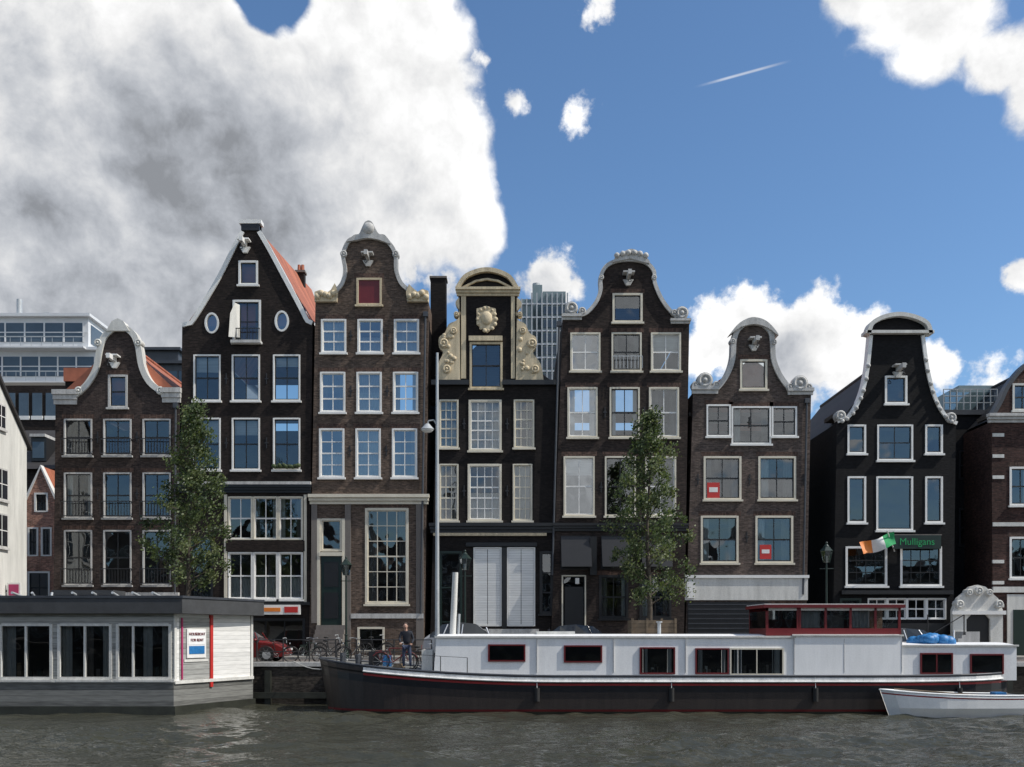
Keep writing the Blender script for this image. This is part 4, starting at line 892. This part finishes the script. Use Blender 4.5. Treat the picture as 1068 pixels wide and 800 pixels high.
for (qa,qb) in ((268,350),(372,450)):
    a,c=X(qa,41),X(qb,41); n=int((c-a)/1.1)
    for k in range(n+1): xx=a+(c-a)*k/n; b.tube((xx,41,STREET),(xx,41,STREET+1),.03)
    for zz in (.5,1.0): b.tube((a,41,STREET+zz),(c,41,STREET+zz),.02)
b.obj('rails',e)
e=empty('tree_planter'); b=MB(); x=X(680,43); b.box(x-.95,x+.95,42.4,44.2,STREET,Z(647,43),'wood')
for q in (-.97,-.32,.32,.93): b.box(x+q-.03,x+q+.07,42.34,42.4,STREET,Z(645,43),'wood')
b.obj('box',e)
# ------------------------------------------------------------------ TREES
def tree(pc,pt,pb,ptrunk,D,R,seed,dens=12500):
    rnd=random.Random(seed); e=empty('tree'); b=MB(); xb=X(ptrunk,D); zt=Z(pt,D); zb=Z(pb,D); xc=X(pc,D)
    def axis(z):
        t=(z-STREET)/(zt-STREET); return Vector((xb+(xc-xb)*min(1,t*1.6)+.08*math.sin(t*9),D+.06*math.sin(t*7),z))
    n=14
    for i in range(n):
        za=STREET+(zt-.5-STREET)*i/n; zc=STREET+(zt-.5-STREET)*(i+1)/n
        b.tube(axis(za),axis(zc),.13*(1-i/n)+.015,.13*(1-(i+1)/n)+.015,8,'bark',cap=False)
    clumps=[]; H=zt-zb
    for i in range(50):
        t=i/50+rnd.uniform(-.015,.015); t=max(0,t); z=zb+H*t*.95; a=i*2.4+rnd.uniform(-.5,.5)
        rr=R*(.65+.35*math.sin(min(1,t*3)*math.pi/2))*(1-t)**.72*rnd.uniform(.55,1.25)*1.25
        p0=axis(z-.25); p1=axis(z)+Vector((math.cos(a)*rr*.5,math.sin(a)*rr*.5,.25)); p2=axis(z)+Vector((math.cos(a)*rr,math.sin(a)*rr,rnd.uniform(.1,.7)))
        b.tube(p0,p1,.035*(1.2-t),.022,5,'bark',cap=False); b.tube(p1,p2,.022,.008,5,'bark',cap=False)
        for _ in range(2):
            q=p1.lerp(p2,rnd.random())+Vector((rnd.gauss(0,.22),rnd.gauss(0,.22),rnd.gauss(.1,.22))); b.tube(p1.lerp(p2,.3),q,.012,.005,4,'bark',cap=False); clumps.append((q,rnd.uniform(.13,.3),rnd.random()))
        clumps.append((p2,rnd.uniform(.13,.28),rnd.random())); clumps.append((p1,rnd.uniform(.18,.33),rnd.random()))
    for _ in range(5): clumps.append((axis(zt-rnd.random()*.9)+Vector((rnd.gauss(0,.08),rnd.gauss(0,.08),0)),.13,rnd.random()))
    per=dens//len(clumps)
    for c,r,ton in clumps:
        mt=LEAF[min(3,int(ton*4))]
        for _ in range(per):
            p=c+Vector((rnd.gauss(0,r*.65),rnd.gauss(0,r*.65),rnd.gauss(0,r*.75))); d=Vector((rnd.gauss(0,1),rnd.gauss(0,1),rnd.gauss(0,.7))).normalized(); u=d.orthogonal().normalized(); s=rnd.uniform(.045,.09); w=d.cross(u)
            m=mt if rnd.random()<.7 else LEAF[rnd.randrange(4)]
            b.face([p-u*s,p+w*s*.6,p+u*s,p-w*s*.6],m)
    b.obj('trunk_and_foliage',e)
tree(202,424,612,189,43,1.75,3); tree(677,428,625,676,43,1.75,11)
# ------------------------------------------------------------------ MAN
e=empty('man'); mx_,my_,mz_=X(424,36.7),36.75,1.6
def skin(name,J,E,mat,lv=2):
    me=bpy.data.meshes.new(name); me.from_pydata([Vector(p)+Vector((mx_,my_,mz_)) for p,r in J],E,[]); o=bpy.data.objects.new(name,me); scene.collection.objects.link(o); o.parent=e
    bm=bmesh.new(); bm.from_mesh(me); ly=bm.verts.layers.skin.verify(); bm.verts.ensure_lookup_table()
    for v,(p,r) in zip(bm.verts,J): v[ly].radius=(r,r) if not isinstance(r,tuple) else r; v[ly].use_root=(v.index==0)
    bm.to_mesh(me); bm.free(); s=o.modifiers.new('s','SKIN'); s.use_smooth_shade=True; u=o.modifiers.new('u','SUBSURF'); u.levels=lv; u.render_levels=lv; me.materials.append(M[mat]); return o
skin('trousers',[((0,0,.93),(.15,.11)),((-.09,0,.86),.09),((-.11,-.02,.48),.062),((-.12,.03,.1),.045),((.09,0,.86),.09),((.14,-.05,.48),.062),((.15,.0,.1),.045)],[(0,1),(1,2),(2,3),(0,4),(4,5),(5,6)],'jeans')
skin('jacket',[((0,0,.95),(.15,.11)),((0,0,1.15),(.15,.11)),((-.01,-.02,1.35),(.17,.12)),((-.02,-.04,1.47),.07),((-.19,-.02,1.42),.065),((-.27,-.06,1.16),.05),((-.2,-.26,1.03),.038),((.17,-.02,1.42),.065),((.26,-.02,1.15),.05),((.22,-.22,1.0),.038)],[(0,1),(1,2),(2,3),(2,4),(4,5),(5,6),(2,7),(7,8),(8,9)],'jacket')
b=MB(); o=Vector((mx_,my_,mz_))
def B(c,r,m,sc=(1,1,1)): p=o+Vector(c); b.ball(p,r,m,sc,14,10)
b.tube(o+Vector((-.02,-.04,1.46)),o+Vector((-.03,-.06,1.58)),.055,.05,10,'skin')
B((-.04,-.07,1.66),.1,'skin',(.82,.98,1.2)); B((-.04,-.045,1.70),.104,'hair',(.88,1.0,1.02)); B((-.045,-.172,1.65),.02,'skin',(.8,1,1.3)); B((-.075,-.155,1.68),.012,'black'); B((-.012,-.155,1.68),.012,'black'); B((-.045,-.158,1.605),.022,'maroon',(1.1,.5,.35)); B((-.125,-.06,1.655),.024,'skin',(.5,.8,1.3)); B((.045,-.06,1.655),.024,'skin',(.5,.8,1.3))
for hx,hy,hz in ((-.19,-.29,1.01),(.21,-.25,.98)):
    B((hx,hy-.03,hz-.01),.045,'skin',(.85,1.1,.5))
    for k in range(4):
        p=o+Vector((hx-.03+k*.02,hy-.06,hz)); l=.05+.008*(1.5-abs(k-1.5)); q=p+Vector((0,-l,-.01)); b.tube(p,q,.009,.008,6,'skin'); b.tube(q,q+Vector((0,-.015,-.035)),.008,.006,6,'skin')
    sg=1 if hx<0 else -1; b.tube(o+Vector((hx+sg*.03,hy-.01,hz)),o+Vector((hx+sg*.06,hy-.06,hz-.005)),.01,.008,6,'skin')
for fx,fy_ in ((-.12,.0),(.15,-.03)): B((fx,fy_-.05,.04),.07,'black',(.7,1.9,.6))
b.obj('head_and_hands',e)
# ------------------------------------------------------------------ WORLD
w=bpy.data.worlds.new('World'); scene.world=w; w.use_nodes=True; nt=w.node_tree; L=nt.links
sun_dir=Vector((.72,-.16,.85)).normalized(); el=math.asin(sun_dir.z); az=math.atan2(sun_dir.x,sun_dir.y)
sky=N(nt,'ShaderNodeTexSky'); sky.sky_type='NISHITA'; sky.sun_disc=False; sky.sun_elevation=el; sky.sun_rotation=az; sky.air_density=1.0; sky.dust_density=.6; sky.ozone_density=2.0
bg=nt.nodes['Background']; bg.inputs['Strength'].default_value=.1
tc=N(nt,'ShaderNodeTexCoord'); G=tc.outputs['Generated']
def mth(op,a,b_=None,c=None,clamp=False):
    n=N(nt,'ShaderNodeMath',operation=op); n.use_clamp=clamp
    for i,q in enumerate((a,b_,c)):
        if q is None: continue
        if isinstance(q,(int,float)): n.inputs[i].default_value=q
        else: L.new(q,n.inputs[i])
    return n.outputs[0]
def vmth(op,a,b_=None,s=None):
    n=N(nt,'ShaderNodeVectorMath',operation=op)
    for i,q in enumerate((a,b_)):
        if q is None: continue
        if isinstance(q,(tuple,Vector)): n.inputs[i].default_value=tuple(q)
        else: L.new(q,n.inputs[i])
    if s is not None: n.inputs['Scale'].default_value=s
    return n
def noi(vec,scale,detail=8,rough=.6,out=0):
    n=N(nt,'ShaderNodeTexNoise'); n.inputs['Scale'].default_value=scale; n.inputs['Detail'].default_value=detail; n.inputs['Roughness'].default_value=rough; L.new(vec,n.inputs['Vector']); return n.outputs[out]
def mr(v,a,b_,c,d,sm=True):
    n=N(nt,'ShaderNodeMapRange'); n.interpolation_type='SMOOTHSTEP' if sm else 'LINEAR'
    for i,q in enumerate((a,b_,c,d)): n.inputs[i+1].default_value=q
    L.new(v,n.inputs[0]); return n.outputs[0]
wn=vmth('SUBTRACT',noi(G,5.0,4,.55,1),(.5,.5,.5)); wn=vmth('SCALE',wn.outputs[0],s=.16)
DW=vmth('ADD',G,wn.outputs[0]).outputs[0]
def ddir(x,y): return Vector(((x-534)/1000,1,(660-y)/1000)).normalized()
def blobs(lst,vec):
    acc=None
    for x,y,r,wt in lst:
        d=ddir(x,y); ln=Vector(((x-534)/1000,1,(660-y)/1000)).length
        dist=vmth('DISTANCE',vec,d).outputs['Value']
        m=mth('MULTIPLY',mth('SUBTRACT',1.0,mth('DIVIDE',dist,r/1000/ln)),wt)
        acc=m if acc is None else mth('MAXIMUM',acc,m)
    return mth('MAXIMUM',acc,-1.0)
big=[(60,40,230,1.4),(210,120,200,1.4),(355,70,125,1.3),(90,230,220,1.4),(270,210,160,1.3),(385,190,125,1.3),(435,60,75,1.1),(450,185,85,1.1),(485,225,48,.9),(10,320,170,1.3),(190,330,120,1.1),(440,115,80,1.1),(1000,-8,95,1.1),(925,-32,60,1.),(1068,35,70,1.1),(-150,150,250,1.4),(1200,40,140,1.1)]
small=[(742,360,40,.95),(785,362,60,1.1),(840,372,62,1.15),(890,380,55,1.1),(975,374,26,.85),(993,370,16,.7),(580,290,34,.9),(600,298,18,.7),(1064,285,22,.8),(432,285,26,.5),(460,292,28,.5),(503,66,14,.5),(615,127,20,.42),(628,0,22,.6),(484,100,20,.4),(545,108,12,.3),(1040,395,30,.35)]
mb_=blobs(big,DW)
w2=vmth('SCALE',wn.outputs[0],s=.35); DS=vmth('ADD',G,w2.outputs[0]).outputs[0]
ms_=blobs(small,DS)
off=Vector((.35,0,.6)).normalized()
nA=noi(DS,7.0,9,.6); nB=noi(vmth('ADD',DS,tuple(off*.022)).outputs[0],7.0,7,.6)
nL=noi(G,3.6,3,.5); nLo=noi(vmth('ADD',G,tuple(off*.06)).outputs[0],3.6,3,.5); nS=noi(G,24,6,.62)
gap=mth('MAXIMUM',mth('SUBTRACT',1.0,mth('DIVIDE',vmth('DISTANCE',DW,ddir(285,-8)).outputs['Value'],.06)),0.0)
dens=mth('SUBTRACT',mth('ADD',mb_,mth('MULTIPLY',mth('SUBTRACT',nA,.5),1.7)),mth('MULTIPLY',gap,1.6))
dens2=mth('ADD',mth('MULTIPLY',ms_,.9),mth('MULTIPLY',mth('SUBTRACT',nS,.5),1.6))
sep=N(nt,'ShaderNodeSeparateXYZ'); L.new(G,sep.inputs[0])
back=mr(sep.outputs[1],.55,.1,-1.2,0)
fld=mth('MULTIPLY',mth('SUBTRACT',noi(G,1.9,4,.5),.5),4.0)
dens3=mth('ADD',fld,back)
D_=mth('MAXIMUM',mth('MAXIMUM',dens,dens2),dens3)
cov=mr(D_,.0,.3,0,1)
thick=mr(D_,.3,1.3,0,1)
relief=mth('ADD',mth('MULTIPLY',mth('SUBTRACT',nL,nLo),1.3),mth('MULTIPLY',mth('SUBTRACT',nA,nB),1.7))
shade=blobs([(215,195,190,1.0),(30,320,220,1.1),(240,110,90,.5),(40,110,110,.45),(180,320,150,1.),(980,5,60,.5),(820,395,70,.7)],DW)
sh=mr(shade,-.05,.85,0,1)
lum=mth('SUBTRACT',mth('ADD',1.1,relief),mth('ADD',mth('MULTIPLY',sh,.52),mth('MULTIPLY',thick,.06)))
lum=mth('MINIMUM',mth('MAXIMUM',lum,.34),1.25)
cc=N(nt,'ShaderNodeMix',data_type='RGBA'); cc.inputs[6].default_value=(.9,.95,1.04,1); cc.inputs[7].default_value=(1,1,1,1); L.new(mr(lum,.45,1.0,0,1),cc.inputs[0])
cl=vmth('SCALE',cc.outputs[2]); L.new(mth('MULTIPLY',lum,9.2),cl.inputs['Scale'])
A=ddir(724,91); Bq=ddir(826,63); nrm=A.cross(Bq).normalized(); mid=(A+Bq).normalized(); hl=(A-Bq).length/2
dn=mth('ABSOLUTE',vmth('DOT_PRODUCT',G,nrm).outputs['Value']); dm=vmth('DISTANCE',G,mid).outputs['Value']
ct=mth('MULTIPLY',mth('MULTIPLY',mr(dn,.0002,.0016,1,0),mr(dm,hl*.3,hl*1.05,.42,0)),mr(nS,.3,.6,.5,1))
skyc=N(nt,'ShaderNodeMix',data_type='RGBA',blend_type='MULTIPLY'); skyc.inputs[0].default_value=1; skyc.inputs[7].default_value=(1.02,1.27,1.45,1); L.new(sky.outputs[0],skyc.inputs[6])
m1=N(nt,'ShaderNodeMix',data_type='RGBA'); L.new(mth('MAXIMUM',cov,ct),m1.inputs[0]); L.new(skyc.outputs[2],m1.inputs[6]); L.new(cl.outputs[0],m1.inputs[7])
L.new(m1.outputs[2],bg.inputs['Color'])
sl_=bpy.data.lights.new('sun','SUN'); sl_.energy=4.6; sl_.angle=math.radians(.5); sl_.color=(1,.95,.87); so=bpy.data.objects.new('sun',sl_); scene.collection.objects.link(so)
so.rotation_euler=(-sun_dir).to_track_quat('-Z','Y').to_euler()
c=bpy.data.cameras.new('camera'); co=bpy.data.objects.new('camera',c); scene.collection.objects.link(co); co.location=(0,0,CAMZ); co.rotation_euler=(math.pi/2,0,0)
c.sensor_width=36; c.lens=36*1000/1068; c.shift_y=(660-400)/1068; c.clip_end=5000; scene.camera=co
scene.view_settings.view_transform='Standard'; scene.view_settings.look='None'; scene.view_settings.exposure=0
